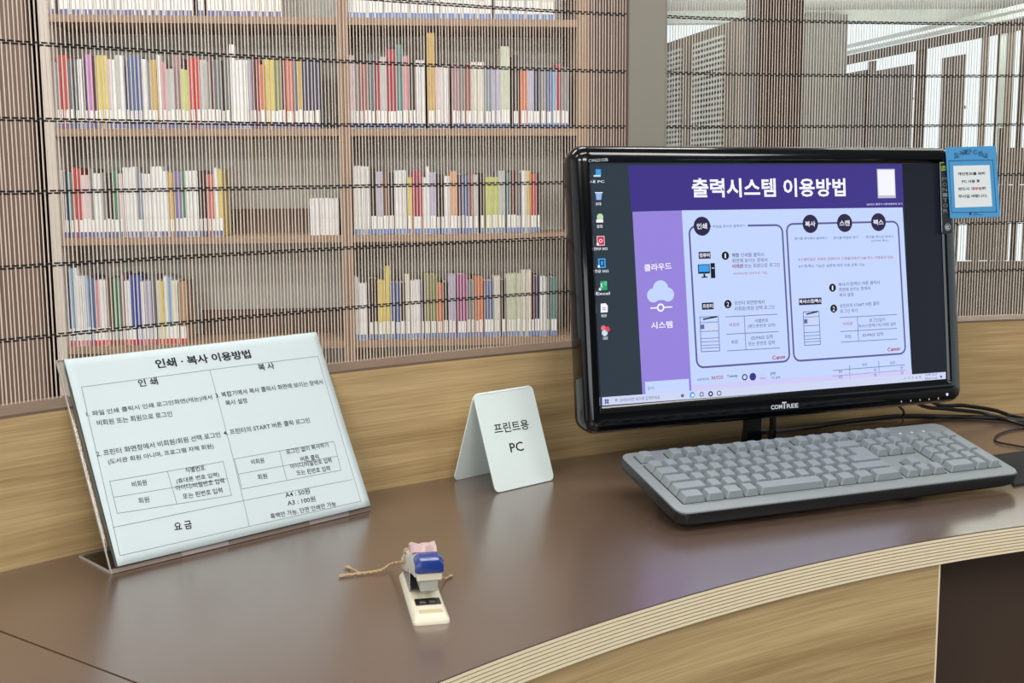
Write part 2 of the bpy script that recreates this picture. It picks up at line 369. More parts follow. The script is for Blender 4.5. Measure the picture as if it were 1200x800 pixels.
S2R = R_(400, 30, 4.286, [(15,75,145,'pale pink',3),(75,95,190,'grey',1),(95,135,190,'dusty red',2),(135,175,145,'slate',2),(175,200,165,'crimson',1),(200,235,155,'pale grey',1),(235,280,115,'crimson',1),(280,310,90,'teal',1),(310,340,150,'pink',1),(340,362,170,'black',1),(362,380,90,'black',1),(380,425,170,'white',2),(438,475,35,'gold',1),(475,500,200,'pale pink',1),(500,540,200,'white',2),(555,600,190,'mauve',2),(600,625,200,'grey',1),(625,655,185,'dusty red',1),(655,720,180,'cream',2),(720,755,210,'steel blue',1),(755,800,210,'lavender',2),(803,848,100,'pale green',1),(865,892,145,'black',1),(900,935,225,'orange',1),(935,965,215,'lavender',1),(965,1000,215,'navy',1),(1000,1030,215,'grey',1),(1030,1060,215,'blue',1),(1060,1080,215,'light blue',1),(1080,1102,190,'crimson',1),(1102,1145,210,'grey',2)])
S3L = R_(55, 190, 5.217, [(68,95,45,'cream',1),(95,118,50,'white',1),(118,143,50,'navy',1),(143,172,55,'teal',1),(172,200,30,'red',1),(200,227,35,'red',1),(227,277,75,'pale pink',2),(277,300,35,'grey',1),(300,347,65,'white',2),(347,372,60,'grey',1),(372,420,90,'black',2),(420,455,50,'green',1),(455,480,70,'pale pink',1),(480,560,28,'white',3),(560,600,60,'steel blue',1),(600,650,65,'white',2),(650,727,25,'white',2),(727,757,55,'white',1),(757,787,60,'gold',1),(787,837,55,'violet',2),(837,865,50,'green',1),(865,937,50,'white',2),(937,985,50,'black',2),(985,1035,70,'salmon',2),(1035,1057,30,'white',1),(1057,1085,40,'yellow',1)])
S3M = R_(0, 0, 1, [(364, 398, 232, 'white', 6)])
S3R = R_(400, 180, 4.286, [(68,145,60,'white',4),(150,182,70,'black',1),(182,212,90,'lavender',1),(212,242,100,'brown',1),(242,270,95,'black',1),(270,332,80,'white',3),(335,360,115,'yellow',1),(360,410,85,'crimson',1),(410,430,115,'white',1),(430,447,60,'white',1),(447,480,90,'lavender',1),(480,520,100,'black',2),(522,548,110,'white',1),(548,585,85,'peach',1),(585,605,110,'maroon',1),(605,640,105,'blue',2),(640,665,100,'dusty red',1),(665,692,105,'pale grey',1),(697,722,95,'black',1),(725,790,115,'lime',2),(790,827,85,'pale grey',2),(830,850,95,'teal',1),(850,880,80,'maroon',1),(880,905,95,'slate',1),(905,930,80,'white',1),(930,948,85,'yellow',1),(950,985,95,'red',1),(985,1002,90,'black',1)])
S4L = R_(60, 300, 6, [(128,152,220,'navy',1),(152,180,85,'light blue',1),(180,208,85,'white',1),(208,262,140,'white',2),(262,290,150,'light blue',1),(290,338,155,'blue',2),(338,358,165,'pink',1),(358,405,165,'white',1),(405,432,165,'brown',1),(432,455,160,'black',1),(455,508,155,'green',2),(508,535,130,'mauve',1),(535,578,170,'white',2),(578,648,135,'royal blue',2),(648,672,180,'white',1),(672,725,170,'lavender',2),(725,755,140,'slate',1),(755,778,170,'white',1),(778,808,170,'yellow',1),(808,833,140,'white',1),(833,865,150,'light blue',1),(865,908,170,'cream',1),(912,962,180,'tan',1)])
S4R = R_(400, 300, 4.286, [(62,92,105,'white',2),(92,135,135,'white',2),(145,187,110,'black',2),(187,228,120,'yellow',2),(228,250,45,'yellow',1),(250,300,130,'blue',2),(300,325,130,'black',1),(325,350,90,'cream',1),(352,402,120,'white',2),(402,420,120,'navy',1),(420,482,90,'olive',2),(485,512,135,'orange',1),(515,540,130,'black',1),(540,580,90,'lavender',2),(582,632,85,'magenta',1),(635,672,120,'grey',2),(672,716,105,'orange',2),(720,770,120,'blue',1),(770,802,100,'cream',1),(805,828,120,'black',1),(830,905,88,'pale green',3),(905,956,65,'cream',2),(956,971,90,'maroon',1),(971,1000,100,'navy',1),(1000,1032,100,'white',2),(1032,1050,105,'grey',1),(1050,1085,105,'teal',1)])
S1L = [(56,64,-60,'pale grey',1),(68,110,-62,'white',6),(110,150,-60,'pale grey',5),(150,226,-65,'white',9),(232,240,-62,'slate',1),(243,262,-62,'white',2),(262,282,-60,'pale grey',2),(282,296,-64,'white',2),(296,330,-60,'cream',4)]
S1R = [(403,440,-62,'white',4),(440,500,-60,'pale grey',6),(500,516,-66,'slate',2),(516,560,-60,'white',5),(560,577,-60,'pale pink',2),(580,625,-62,'pale grey',5),(625,650,-60,'cream',3)]
PAGES = mat('book_pages', (214, 208, 192), rough=.8)
LBW = mat('label_white', (236, 236, 232), rough=.6); LBB = mat('label_blue', (96, 134, 190), rough=.6); LBN = mat('label_navy', (100, 104, 150), rough=.6); LBR = mat('label_red', (206, 56, 52), rough=.6)
def bmat(c):
    return mat('cover_'+c.replace(' ', '_'), DESAT(COLS[c]), rough=.45, noise=.3, scale=60, stretch=(1.2, 1, .5))
_bm = {}
def book_mesh(w_, h, c):
    b = MB(); d = .155
    b.box((0, 0, 0), (w_, .0025, h)); b.box((0, .0025, 0), (.0015, d, h)); b.box((w_-.0015, .0025, 0), (w_, d, h))
    b.box((.0015, .0025, .003), (w_-.0015, d-.003, h-.003), 1)
    return b.mesh('book', [bmat(c), PAGES])
_lm = {}
def ord_(n):
    return str(n)+('th' if 10 <= n % 100 <= 20 else {1: 'st', 2: 'nd', 3: 'rd'}.get(n % 10, 'th'))
def lay(L, zi, pybase, lblm, where, rowtxt, white_blank=False):
    z = shz[zi]; k = 0; L = sorted(L)
    hs = []
    for x0, x1, yt, c, n in L:
        s0, s1 = bk(x0, pybase, .02)[0], bk(x1, pybase, .02)[0]
        for i in range(n): hs.append((s0+(s1-s0)*i/n, s0+(s1-s0)*(i+1)/n, bk((x0+x1)/2, yt, .02)[1]-z, c))
    tot = len(hs)
    last = SL+.0405 if 'left bay' in where else (SM+.0175 if 'right bay' in where else -9)
    for s0, s1, h, c in hs:
        k += 1; s0 = max(s0, last); 
        if s1-s0 < .005: s1 = s0+.005
        last = s1
        if 'right bay' in where and s1 > SR-.009: s1 = SR-.009
        if 'left bay' in where and s1 > SM-.018: s1 = SM-.018
        h = h*random.uniform(.985, 1.0); w_ = s1-s0-.0008
        inset = random.uniform(.016, .026)
        me = book_mesh(w_, h, c)
        o = bpy.data.objects.new('book', me); COL.objects.link(o)
        P = P0+BU*s0+BN*inset; o.location = (P.x, P.y, z+.0003); o.rotation_euler = (0, 0, YB)
        size = 'tall ' if h > .25 else ('short ' if h < .17 else '')
        thick = 'thick ' if w_ > .023 else ('thin ' if w_ < .0115 else '')
        lab = size+thick+c+' book'
        lab += ', '+ord_(k)+' from left '+where
        tag(o, lab, 'book', 'books '+where)
        if not white_blank:
            lh = .042
            lb = MB(); e_ = min(.0022, w_*.12); lh += random.uniform(-.003, .002); lb.box((e_, -.0004, .012), (w_-e_, -.0001, .012+lh)); lb.box((e_, -.0005, .001), (w_-e_, -.0001, .0165), 1)
            l = bpy.data.objects.new('spine_label', lb.mesh('spine_label', [LBW, lblm])); COL.objects.link(l); l.parent = o
            l['label'] = 'white sticker over a coloured band'
lay(S1L, 1, 14, LBN, 'on uppermost visible shelf, left bay', '')
lay(S1R, 1, 18, LBB, 'on uppermost visible shelf, right bay', '')
lay(S2L, 2, 148, LBN, 'on second shelf, left bay', '')
lay(S2R, 2, 148, LBB, 'on second shelf, right bay', '')
lay(S3L, 3, 279, LBN, 'of the long row, third shelf, left bay', '')
lay(S3M, 3, 275, LBN, 'of six beside the middle upright, third shelf', '', True)
lay(S3R, 3, 273, LBB, 'on third shelf, right bay', '')
lay(S4L, 4, 408, LBR, 'on lowest visible shelf, left bay', '')
lay(S4R, 4, 398, LBB, 'on lowest visible shelf, right bay', '')

# ------------------------------------------------------------ hall beyond the right blind
PB_ = mat('pillar_brown', (84, 60, 50), rough=.6, noise=.08, scale=3); PG = mat('pillar_grey', (100, 102, 100), rough=.6, noise=.06, scale=2); WG = mat('wall_grey_brown', (104, 96, 86), rough=.7, noise=.08, scale=2)
DK = mat('dark_frame', (58, 54, 50), rough=.6); LTG = mat('light_metal_and_reflection', (196, 206, 200), rough=.4); SHD = mat('storefront_dark', (84, 78, 74), rough=.5, noise=.1, scale=2)
def colbox(name, m, px0, px1, py_top, Y, depth, label, cat, zb=ZF, parent=None, kind='structure', py_bot=None):
    a = on_y(px0, 213, Y); b = on_y(px1, 213, Y); zt = on_y((px0+px1)/2, py_top, Y).z
    if py_bot is not None: zb = on_y((px0+px1)/2, py_bot, Y).z
    mb = MB().box((a.x, Y, zb), (b.x, Y+depth, zt))
    o = mb.build(name, m, parent)
    if not parent: tag(o, label, cat, kind=kind)
    return o
o = colbox('pillar', PB_, 884, 937, -60, 6.5, .35, 'broad reddish brown pillar seen above the monitor', 'pillar')
o = colbox('pillar', PG, 938, 988, 17, 12.0, .4, 'grey pillar right of the broad brown pillar', 'pillar')
# far wall with sloping top line (recedes away to the left)
VD = Vector((math.sin(math.radians(-12.4)), math.cos(math.radians(-12.4)), 0))
A = on_y(882, 16.5, 10.0)
wallf = empty('wall_far', (A.x, A.y, ZF), 'grey-brown far wall with lattice panels, top line sloping down left', 'wall', kind='structure')
def wf(t, off, z): p = Vector((A.x, A.y, 0))+VD*t+Vector((VD.y, -VD.x, 0))*off; return Vector((p.x, p.y, z))
MB().box((-.3, 0, ZF), (5, .15, A.z)).build('wall_face', WG, wallf, xf=lambda p: wf(*p))
def t_px(px): # distance along wall seen at column px
    d = ray(px, 213); n = Vector((VD.y, -VD.x, 0)); t = ((Vector((A.x, A.y, 0))).dot(n))/(d.x*n.x+d.y*n.y); q = Vector((d.x*t, d.y*t, 0))-Vector((A.x, A.y, 0)); return q.dot(VD)
LAT = mat('lattice_light', (186, 190, 188), rough=.5)
for p0, p1 in ((798, 784), (848, 812)):
    t0, t1 = t_px(p0), t_px(p1); n = 40
    for k in range(n):
        z = A.z-.10-k*.05
        MB().box((t0, -.03, z-.024), (t1, 0, z)).build('lattice_bar', LAT, wallf, xf=lambda p: wf(*p))
# right side roof beam and glazed front parallel to it
B = on_y(987, 67, 14.0)
def bf(t, off, z): p = Vector((B.x, B.y, 0))-VD*t+Vector((VD.y, -VD.x, 0))*off; return Vector((p.x, p.y, z))
def tb(px):
    d = ray(px, 213); n = Vector((VD.y, -VD.x, 0)); t = (Vector((B.x, B.y, 0)).dot(n))/(d.x*n.x+d.y*n.y); q = Vector((d.x*t, d.y*t, 0))-Vector((B.x, B.y, 0)); return -q.dot(VD)
beam = empty('roof_beam', (B.x, B.y, B.z-.1), 'long sloping roof beam above the glazed front, upper right', 'beam', kind='structure')
MB().box((-1, -.03, B.z-.10), (6, 0, B.z)).build('dark_fascia', DK, beam, xf=lambda p: bf(*p))
MB().box((-1, 0, B.z+.02), (6, .02, B.z+.06)).build('light_rail', LTG, beam, xf=lambda p: bf(*p))
MB().box((-1, 0, B.z+.09), (6, .02, B.z+.13)).build('light_rail', LTG, beam, xf=lambda p: bf(*p))
shop = empty('glazed_front', (B.x, B.y, ZF), 'dark glazed front with painted pale reflections seen above the monitor right', 'facade', kind='structure')
def fb(name, m, p0, p1, z0, z1, off=0, th=.02): return MB().box((tb(p0), off-th, z0), (tb(p1), off, z1)).build(name, m, shop, xf=lambda p: bf(*p))
def zp(px, py):
    q = bf(tb(px), 0, 0); return on_y(px, py, q.y).z
fb('wall_panel', SHD, 986, 1012, ZF, zp(1000, 84)); fb('wall_panel', DK, 1012, 1020, ZF, zp(1015, 72), .02); fb('wall_panel', SHD, 1020, 1066, ZF, zp(1040, 80)); fb('wall_panel', DK, 1066, 1077, ZF, zp(1070, 55), .04)
fb('wall_panel', SHD, 1098, 1124, ZF, zp(1110, 66), .02)
fb('reflection_strip', LTG, 987, 1008, zp(1000, 133), zp(1000, 130), .03, .02); fb('reflection_strip', LTG, 1020, 1062, zp(1040, 133), zp(1040, 128), .03, .02); fb('reflection_strip', LTG, 1097, 1124, zp(1110, 129), zp(1110, 125), .05, .02)  # pale boxes standing in for reflected light strips
fb('reflection_strip', LTG, 987, 1066, zp(1020, 122), zp(1020, 120.5), .03, .02)
for p0, p1, m in ((1143, 1150, WG), (1161, 1165, DK), (1165, 1170, LTG), (1172, 1180, WG), (1187, 1193, DK), (1203, 1215, WG), (1230, 1240, DK)):
    fb('mullion', m, p0, p1, ZF, zp(p0, 34), .02)
# lower screen wall with window openings, right edge
scr = empty('low_window_wall', (on_y(1160, 213, 8).x, 8, ZF), 'grey-brown low wall with window openings at the right edge', 'wall', kind='structure')
GW = mat('grey_brown_board', (122, 114, 104), rough=.7, noise=.1, scale=4)
def lw(p0, p1, y0, y1, m=GW, Y=8.0, d=.02, name='wall_board'):
    a = on_y(p0, y1, Y); b = on_y(p1, y0, Y); MB().box((a.x, Y, a.z), (b.x, Y+d, b.z)).build(name, m, scr)
lw(1060, 1330, 216, 261); lw(1060, 1330, 305, 430)
for a, b in ((1060, 1121), (1133, 1141), (1149, 1169), (1176, 1183), (1198, 1240), (1260, 1330)): lw(a, b, 261, 305)
lw(1176, 1330, 172, 216); lw(1168, 1176, 150, 216, DK, 7.98)
# glazing bars of the sky-lit strip above (ceiling edge)
slab('trim_3', (-6, 12.2, 1.95), (9, 12.35, 2.17), LTG, 'pale edge rail where the ceiling ends in the hall beyond', 'rail')

# ------------------------------------------------------------ monitor
yw, tl = .36615, .11509
MU = Vector((math.cos(yw), math.sin(yw), 0)); MN_ = Vector((-math.sin(yw), math.cos(yw), 0)); MV = Vector((0, 0, 1))*math.cos(tl)+MN_*math.sin(tl)
MF = Frame((.10472, 1.3634, .10048), MU, MV)      # normal points to the viewer
W, HH = .509, .28631
bc = MF.xf((W/2, 0, -.05))
mon = empty('monitor', (bc.x, bc.y, 0), 'wide glossy black monitor on the desk showing a purple print guide', 'monitor')
def ml(x0, y0, x1, y1, r, z, seg=6): return [(x, y, z) for x, y in rrect(x0, y0, x1, y1, r, seg)]
bz = MB()
L = [ml(-.020, -.0305, W+.021, HH+.020, .016, -.032), ml(-.0225, -.033, W+.0235, HH+.0225, .018, -.012), ml(-.0205, -.0315, W+.0225, HH+.0205, .017, -.003), ml(-.0165, -.029, W+.020, HH+.017, .014, .0025),
     ml(-.010, -.024, W+.016, HH+.012, .010, .0052), ml(-.0045, -.008, W+.0045, HH+.0045, .003, .0058), ml(-.0030, -.0055, W+.0030, HH+.0030, .003, .0035), ml(-.0005, -.0005, W+.0005, HH+.0005, .0012, .0015), ml(-.0005, -.0005, W+.0005, HH+.0005, .0012, -.004)]
bz.loft(L, caps=False); bz.build('bezel', BLACK, mon, smooth=True, xf=MF.xf)
cs = MB(); cs.loft([ml(-.02, -.030, W+.021, HH+.020, .016, -.030), ml(-.01, -.02, W+.01, HH+.01, .016, -.040), ml(.08, .03, W-.08, HH-.03, .03, -.058), ml(.1, .05, W-.1, HH-.05, .03, -.062)], caps=True); cs.build('back_casing', BLKM, mon, smooth=True, xf=MF.xf)
DESKB = emis('desktop_dark', (44, 56, 66)); scrn = MB().box((-.0003, -.0003, -.004), (W+.0003, HH+.0003, 0)).build('screen', DESKB, mon, xf=MF.xf)
pr = Print(MF.inv)
PUR = emis('ui_purple', (60, 48, 134)); LAV = emis('ui_lavender', (150, 132, 220)); PALE = emis('ui_pale_blue', (196, 214, 255)); BAR = emis('ui_taskbar', (206, 214, 242)); NAV = emis('ui_navy', (16, 20, 32)); TXW = emis('ui_white', (245, 246, 255)); TXD = emis('ui_text', (52, 54, 92)); TXG = emis('ui_grey', (96, 104, 150)); TXR = emis('ui_red', (170, 50, 70)); CIRC = emis('ui_circle', (40, 34, 70)); OUT = emis('ui_outline', (92, 92, 150))
ICB = emis('icon_blue', (60, 160, 235)); ICR = emis('icon_red', (214, 40, 70)); ICG = emis('icon_green', (40, 165, 110)); ICL = emis('icon_pale', (200, 228, 240)); BLK2 = emis('ui_black', (12, 14, 22)); LILAC = emis('ui_lilac', (206, 204, 248))
pr.poly([(1057, 192), (1100, 190.8), (1108, 436), (1068, 438)], NAV, .0001)
pr.poly([(736, 193.7), (1056.8, 192.3), (1059, 243), (739.5, 247.4)], PUR, .0002)
pr.poly([(741, 248), (798.8, 246.5), (810.3, 458), (752.8, 462.2)], LAV, .0002)
pr.poly([(798.8, 246.3), (1057.6, 243), (1068.4, 438.3), (810.3, 457.6)], PALE, .0002)
pr.poly([(810.1, 451), (1068.2, 432), (1068.6, 439), (810.5, 459)], LILAC, .0003)  # flat lilac band along the bottom of the page
pr.poly([(705.4, 465.4), (1108, 435.6), (1108.2, 445.4), (705.7, 475)], BAR, .0004)
pr.poly([(755.7, 447.3), (806.9, 443.6), (807.7, 457.9), (756.4, 461.6)], PALE, .0004)
pr.text('출력시스템 이용방법', (811, 231.5), (991, 230.2), .0235, TXW, .0004, .025)
pr.rect((1038.5, 215), .0285, .038, emis('qr_plate', (196, 190, 212)), .0003); pr.rect((1038.5, 214), .026, .033, TXW, .0004)
pr.text('QR코드 촬영시 이용방법영상 보기', (1015.5, 240.8), (1057, 240), .0028, TXW, .0005)
pr.text('클라우드', (755, 318), (787, 315.5), .0085, TXW, .0004, .02)
pr.text('시스템', (763, 385.5), (788, 384), .0085, TXW, .0004, .02)
for c, r in (((765.5, 346), .0085), ((774, 338.5), .0105), ((782.5, 345), .0085)): pr.disc(c, r, PALE, .0004)
pr.poly([(764, 352.2), (764, 342), (783, 341), (784, 351)], PALE, .00045)
pr.line([(762.5, 361), (787, 359.5)], .0016, TXW); pr.disc((774, 360.3), .005, TXW, .0004); pr.disc((774, 360.3), .003, LAV, .0005)
def outline(tl_, tr_, br_, bl_, r=.009, wd=.0024):
    P = [Vector(pr.inv(*p)) for p in (tl_, tr_, br_, bl_)]; pts = []
    for i in range(4):
        p = P[i]; a = (P[i-1]-p).normalized(); b = (P[(i+1) % 4]-p).normalized(); c = p+(a+b)*r
        for k in range(6):
            t = k/5*math.pi/2; pts.append(c-b*r*math.cos(t)-a*r*math.sin(t))
    n = len(pts); vs = []
    for i in range(n):
        t = (pts[(i+1) % n]-pts[i-1]).normalized(); nn = Vector((-t.y, t.x))*wd/2; vs += [(*(pts[i]-nn), .0003), (*(pts[i]+nn), .0003)]
    pr.b.add(vs, [(2*i, 2*i+1, (2*i+3) % (2*n), (2*i+2) % (2*n)) for i in range(n)], pr.mi(OUT))
outline((807.3, 265.3), (916.3, 263.6), (925.3, 423), (816.8, 430.7)); outline((921.5, 262.5), (1052.2, 259.5), (1061, 414), (930.5, 423))
pr.poly([(833, 262), (876, 261), (876, 268), (833, 269)], PALE, .00035)
for (c, t) in (((822.5, 265), '인쇄'), ((949.4, 262.2), '복사'), ((989.6, 261.2), '스캔'), ((1029.2, 260.2), '팩스')):
    pr.disc(c, .0117, CIRC, .0004); pr.text(t, (c[0]-6, c[1]+3.6), (c[0]+6, c[1]+3.2), .0072, TXW, .0005, .02)
T = pr.text
T('파일을 종이로 출력하기', (835, 267), (873, 266), .0033, TXD)
T('종이를 복사해서 출력하기', (931, 281.2), (969, 280.3), .0034, TXD); T('종이를 파일로 받기', (976.5, 280.3), (1005.5, 279.3), .0034, TXD); T('종이를 팩스로 보내기', (1014.5, 279.3), (1046.5, 278.5), .0034, TXD); T('(인터넷 팩스)', (1021, 284), (1041, 283.3), .0034, TXD)
T('※스캔파일은 지정된 컴퓨터의 스캔폴더에서 USB 또는 이메일로 전송', (935, 306), (1046.5, 303), .004, TXR); T('※스캔/팩스 기능은 설정에 따라 사용 전화 가능', (935.5, 313.8), (1013, 311.8), .004, TXD)
pr.rect((825.5, 299), .0165, .0085, CIRC); T('컴퓨터', (819.6, 301.5), (831.4, 301.1), .005, TXW, .0005, .02)
for c, t in (((849.8, 299.5), '1'), ((852.8, 356.3), '2'), ((975.4, 337), '1'), ((976.8, 361.5), '2')):
    pr.disc(c, .0052, BLK2); hw_ = .75 if t == '1' else 1.4; T(t, (c[0]-hw_, c[1]+2.8), (c[0]+hw_, c[1]+2.8), .0056, TXW, .0005)
T('파일 인쇄를 클릭시', (857.5, 301.5), (895, 300.5), .0052, TXD); T('화면에 보이는 창에서', (858, 308), (899, 306.7), .0052, TXD); T('비회원 또는 회원으로 로그인', (858, 314.6), (913.5, 312.5), .0052, TXD); T('※비회원(핸드폰번호로 가입)', (859, 322.6), (899, 321.2), .0035, TXR)
T('파일', (857.5, 301.5), (865, 301.3), .0052, TXD); T('비회원', (858, 314.6), (871, 314.1), .0053, TXR, .0006)
# little computer drawing
pr.rect((824.7, 315), .0165, .0115, BLK2, .0004); pr.rect((824.7, 314.4), .0142, .0085, ICB, .0005); pr.rect((825.2, 322.4), .0025, .0035, BLK2); pr.rect((825.5, 324.7), .0085, .0015, BLK2); pr.rect((835.2, 317), .0062, .0185, BLK2); pr.rect((835.2, 314), .0035, .0012, ICL, .0005)
pr.rect((829.2, 358.5), .0165, .0085, CIRC); T('프린터', (823.4, 361), (835.2, 360.6), .005, TXW, .0005, .02)
T('프린터 화면창에서', (860.5, 357.5), (895.5, 356), .0052, TXD); T('비회원/회원 선택 로그인', (861, 364.2), (907.5, 362), .0052, TXD)
def copier(x0, x1, y0, y1, dx):
    pr.line([(x0, y0), (x0+dx, y1)], .0009, TXG); pr.line([(x1, y0-1), (x1+dx, y1-1)], .0009, TXG); pr.line([(x0+dx, y1), (x1+dx, y1-1)], .0009, TXG); pr.line([(x0, y0), (x1, y0-1)], .0009, TXG)
    for f in (.16, .42, .62, .72, .82, .9): pr.line([(x0+dx*f, y0+(y1-y0)*f), (x1+dx*f, y0+(y1-y0)*f-1)], .0007, TXG)
    pr.line([(x0+4, y0+2.5), (x1-2, y0-.5)], .0018, BLK2, .0005); pr.rect((x0+3, y0+(y1-y0)*.28), .005, .0055, TXG); pr.rect(((x0+x1)/2+2, y0+(y1-y0)*.26), .010, .0075, BAR, .0004)
copier(820, 841.5, 371.5, 412, 1.8); copier(941, 959.5, 365.5, 404.5, 1.8)
def lines(L_): 
    for a, b in L_: pr.line([a, b], .0008, TXG)
lines([((850, 371.2), (911, 368)), ((851.5, 391.5), (912, 388.4)), ((852, 411), (913.5, 407.5)), ((872, 370), (874, 410))])
T('비회원', (854.5, 383), (866.5, 382.2), .0048, TXR); T('회원', (857, 403), (864.5, 402.5), .0048, TXD); T('식별번호', (884.5, 378.3), (900, 377.3), .005, TXD); T('(핸드폰번호 입력)', (876.5, 385), (908.5, 383), .005, TXD); T('ID/PASS 입력', (880.5, 398.3), (905.5, 396.6), .005, TXD); T('또는 핀번호 입력', (877, 405.2), (907.5, 403.2), .005, TXD)
T('C', (905, 421.5), (909, 421), .005, TXR, bold=.02); T('anon', (909.5, 421), (920, 420), .0036, TXR, bold=.03)
T('C', (1040, 411.8), (1043.5, 411.4), .005, TXR, bold=.02); T('anon', (1044, 411.3), (1054.5, 410.4), .0036, TXR, bold=.03)
T('복사/스캔/팩스 버튼 클릭시', (982.5, 335.6), (1030.5, 332.8), .005, TXD); T('화면에 보이는 창에서', (983, 341.8), (1019.5, 339.6), .005, TXD); T('복사 설정', (983.5, 348), (1000, 347), .005, TXD)
T('프린터의 START 버튼 클릭', (984, 360.8), (1030, 357.6), .005, TXD); T('로그인 하기', (984.5, 367), (1004.5, 365.8), .005, TXD)
pr.rect((949.3, 353), .034, .0085, CIRC); T('복사/스캔/팩스', (936.5, 355.6), (962.5, 354.4), .005, TXW, .0005, .02)
lines([((984, 372), (1050.5, 368.4)), ((984.8, 388.4), (1051, 384.6)), ((985.5, 400.8), (1051.5, 397)), ((1004.5, 371), (1006, 399.6))])
T('비회원', (988, 381.5), (999, 380.8), .0046, TXR); T('회원', (990, 396.5), (997, 396), .0046, TXD); T('로그인없이', (1018.5, 377.4), (1037, 376.2), .0048, TXD); T('복사/스캔/팩스하기버튼 클릭', (1006, 384.2), (1049.5, 381.4), .0046, TXD); T('ID/PASS 입력', (1011, 394.8), (1034.5, 393.2), .0048, TXD)
lines([((976, 434), (1060, 427.2)), ((976.2, 440.5), (1060, 433.6)), ((995.5, 428), (996, 443.2)), ((1029.5, 423), (1030.2, 440.2))])
T('흑백', (1010, 429.2), (1015.5, 428.8), .004, TXD); T('컬러', (1043, 427), (1048.5, 426.6), .004, TXD); T('A4', (982.5, 437), (986.5, 436.8), .0036, TXD); T('A3', (982.7, 443.3), (986.7, 443), .0036, TXD); T('원', (1023.7, 434.8), (1026.5, 434.6), .0036, TXD); T('원', (1024, 440.8), (1026.8, 440.6), .0036, TXD); T('원', (1055, 432.4), (1057.8, 432.2), .0036, TXD); T('원', (1055.4, 438.4), (1058.2, 438.2), .0036, TXD)
T('※결제안내 :', (817, 446.4), (832, 445.4), .0035, TXD); T('PAYCO', (834, 445), (847.5, 443.8), .0045, TXR, bold=.02); T('T-money', (852, 443.2), (864.5, 442.2), .0042, TXD, bold=.02)
pr.disc((872.5, 441.8), .004, TXD, ri=.0025); pr.disc((882, 441.2), .0048, PUR); pr.rect((893.8, 440.8), .009, .0065, LILAC); T('kakao', (890.5, 444), (897.5, 443.4), .0022, TXD); T('pay', (903, 440.2), (909, 439.7), .0045, TXD); T('카드결제', (903, 444.2), (914, 443.4), .0032, TXD)
# taskbar contents
for dx in (-1.3, 1.3):
    for dy in (-1.4, 1.4): pr.rect((710.7+dx, 470.2+dy), .0022, .0024, PUR, .0005)
pr.disc((722, 468.5), .0016, TXD, .0005, ri=.001); T('검색하려면 여기에 입력하세요.', (726, 471.2), (774, 467.2), .0045, TXG, .0006)
T('문서', (758.5, 457), (766, 456.4), .004, TXG, .0006)
pr.rect((799.5, 463.4), .004, .0036, TXG, .0006); pr.disc((811, 462.5), .0036, ICB, .0006); pr.disc((811.4, 462.8), .0018, TXW, .0007); pr.disc((822, 461.8), .003, TXG, .0006, ri=.0018); pr.disc((832.5, 461.3), .0034, PUR, .0006); pr.disc((832.5, 461.3), .0014, TXW, .0007); pr.disc((842.5, 460.5), .0032, TXD, .0006, ri=.0022)
T('ㅅ ㅁ ㄷ 4 가', (1059, 444.5), (1079, 443), .0034, TXD, .0006); T('오후 4:27', (1084, 440.6), (1098, 439.6), .0032, TXD, .0006); T('2023-11-22', (1083.5, 444.8), (1098, 443.8), .0028, TXD, .0006); pr.rect((1102.5, 441.2), .0032, .003, TXG, .0006)
# desktop icons
names = ['내 PC', '휴지통', '알집', '한PDF 2022', '한글 2022', 'Excel', '메모장', '그림판']
for i, t in enumerate(names):
    x = 700+1.28*i; y = 203.5+26.2*i
    if i == 0: pr.rect((x+1, y-1.5), .0068, .0075, ICB); pr.rect((x-.5, y+2.6), .009, .002, ICL, .0005)
    elif i == 1: pr.poly([(x-3.5, y-4), (x+4, y-4), (x+3, y+4.5), (x-2.5, y+4.5)], emis('icon_bin', (150, 184, 238)), .0004); pr.line([(x-4, y-4), (x+4.5, y-4)], .001, TXW, .0005)
    elif i == 2: pr.disc((x+.5, y-1.5), .0042, emis('icon_mint', (190, 222, 170))); pr.rect((x, y+3), .009, .0035, TXW, .0005)
    elif i == 3: pr.rect((x, y), .0098, .0112, TXW); pr.rect((x, y), .0086, .010, ICR, .0005); pr.disc((x, y), .0022, TXW, .0006, ri=.0014); pr.rect((x-3.6, y+3.8), .0028, .0028, TXW, .0006)
    elif i == 4: pr.rect((x, y), .0098, .0112, ICB); pr.rect((x, y), .0058, .0078, NAV, .0005); pr.rect((x, y), .003, .005, ICB, .0006); pr.rect((x-3.6, y+3.8), .0028, .0028, TXW, .0006)
    elif i == 5: pr.rect((x+1, y), .0085, .0108, ICG); T('X', (x-3.5, y+2.4), (x, y+2.3), .005, TXW, .0006, .02); pr.rect((x+3, y-2.5), .0035, .0045, emis('icon_mint2', (90, 205, 160)), .0005); pr.rect((x-3.6, y+4.4), .0028, .0028, TXW, .0006)
    elif i == 6: pr.poly([(x-3.8, y-5), (x+2, y-5.5), (x+4.4, y-2.5), (x+4.4, y+5), (x-3.8, y+5.5)], TXW); pr.line([(x-2, y), (x+2, y)], .0007, TXG, .0005); pr.line([(x-2, y+2), (x+2, y+2)], .0007, TXG, .0005)
    else: pr.disc((x-2, y-2.5), .0032, emis('icon_pink', (236, 110, 130))); pr.disc((x+2.6, y-1.2), .0034, emis('icon_rose', (214, 70, 90))); pr.disc((x-.5, y+3), .0038, ICL)
    wd = 3.2 if len(t) < 4 else 8
    T(t, (x-wd, y+11.2), (x+wd, y+10.8), .0036, TXW, .0006, .01)
o = pr.build('screen_picture', scrn, MF.xf); o['label'] = 'purple and pale blue print guide with desktop icons'
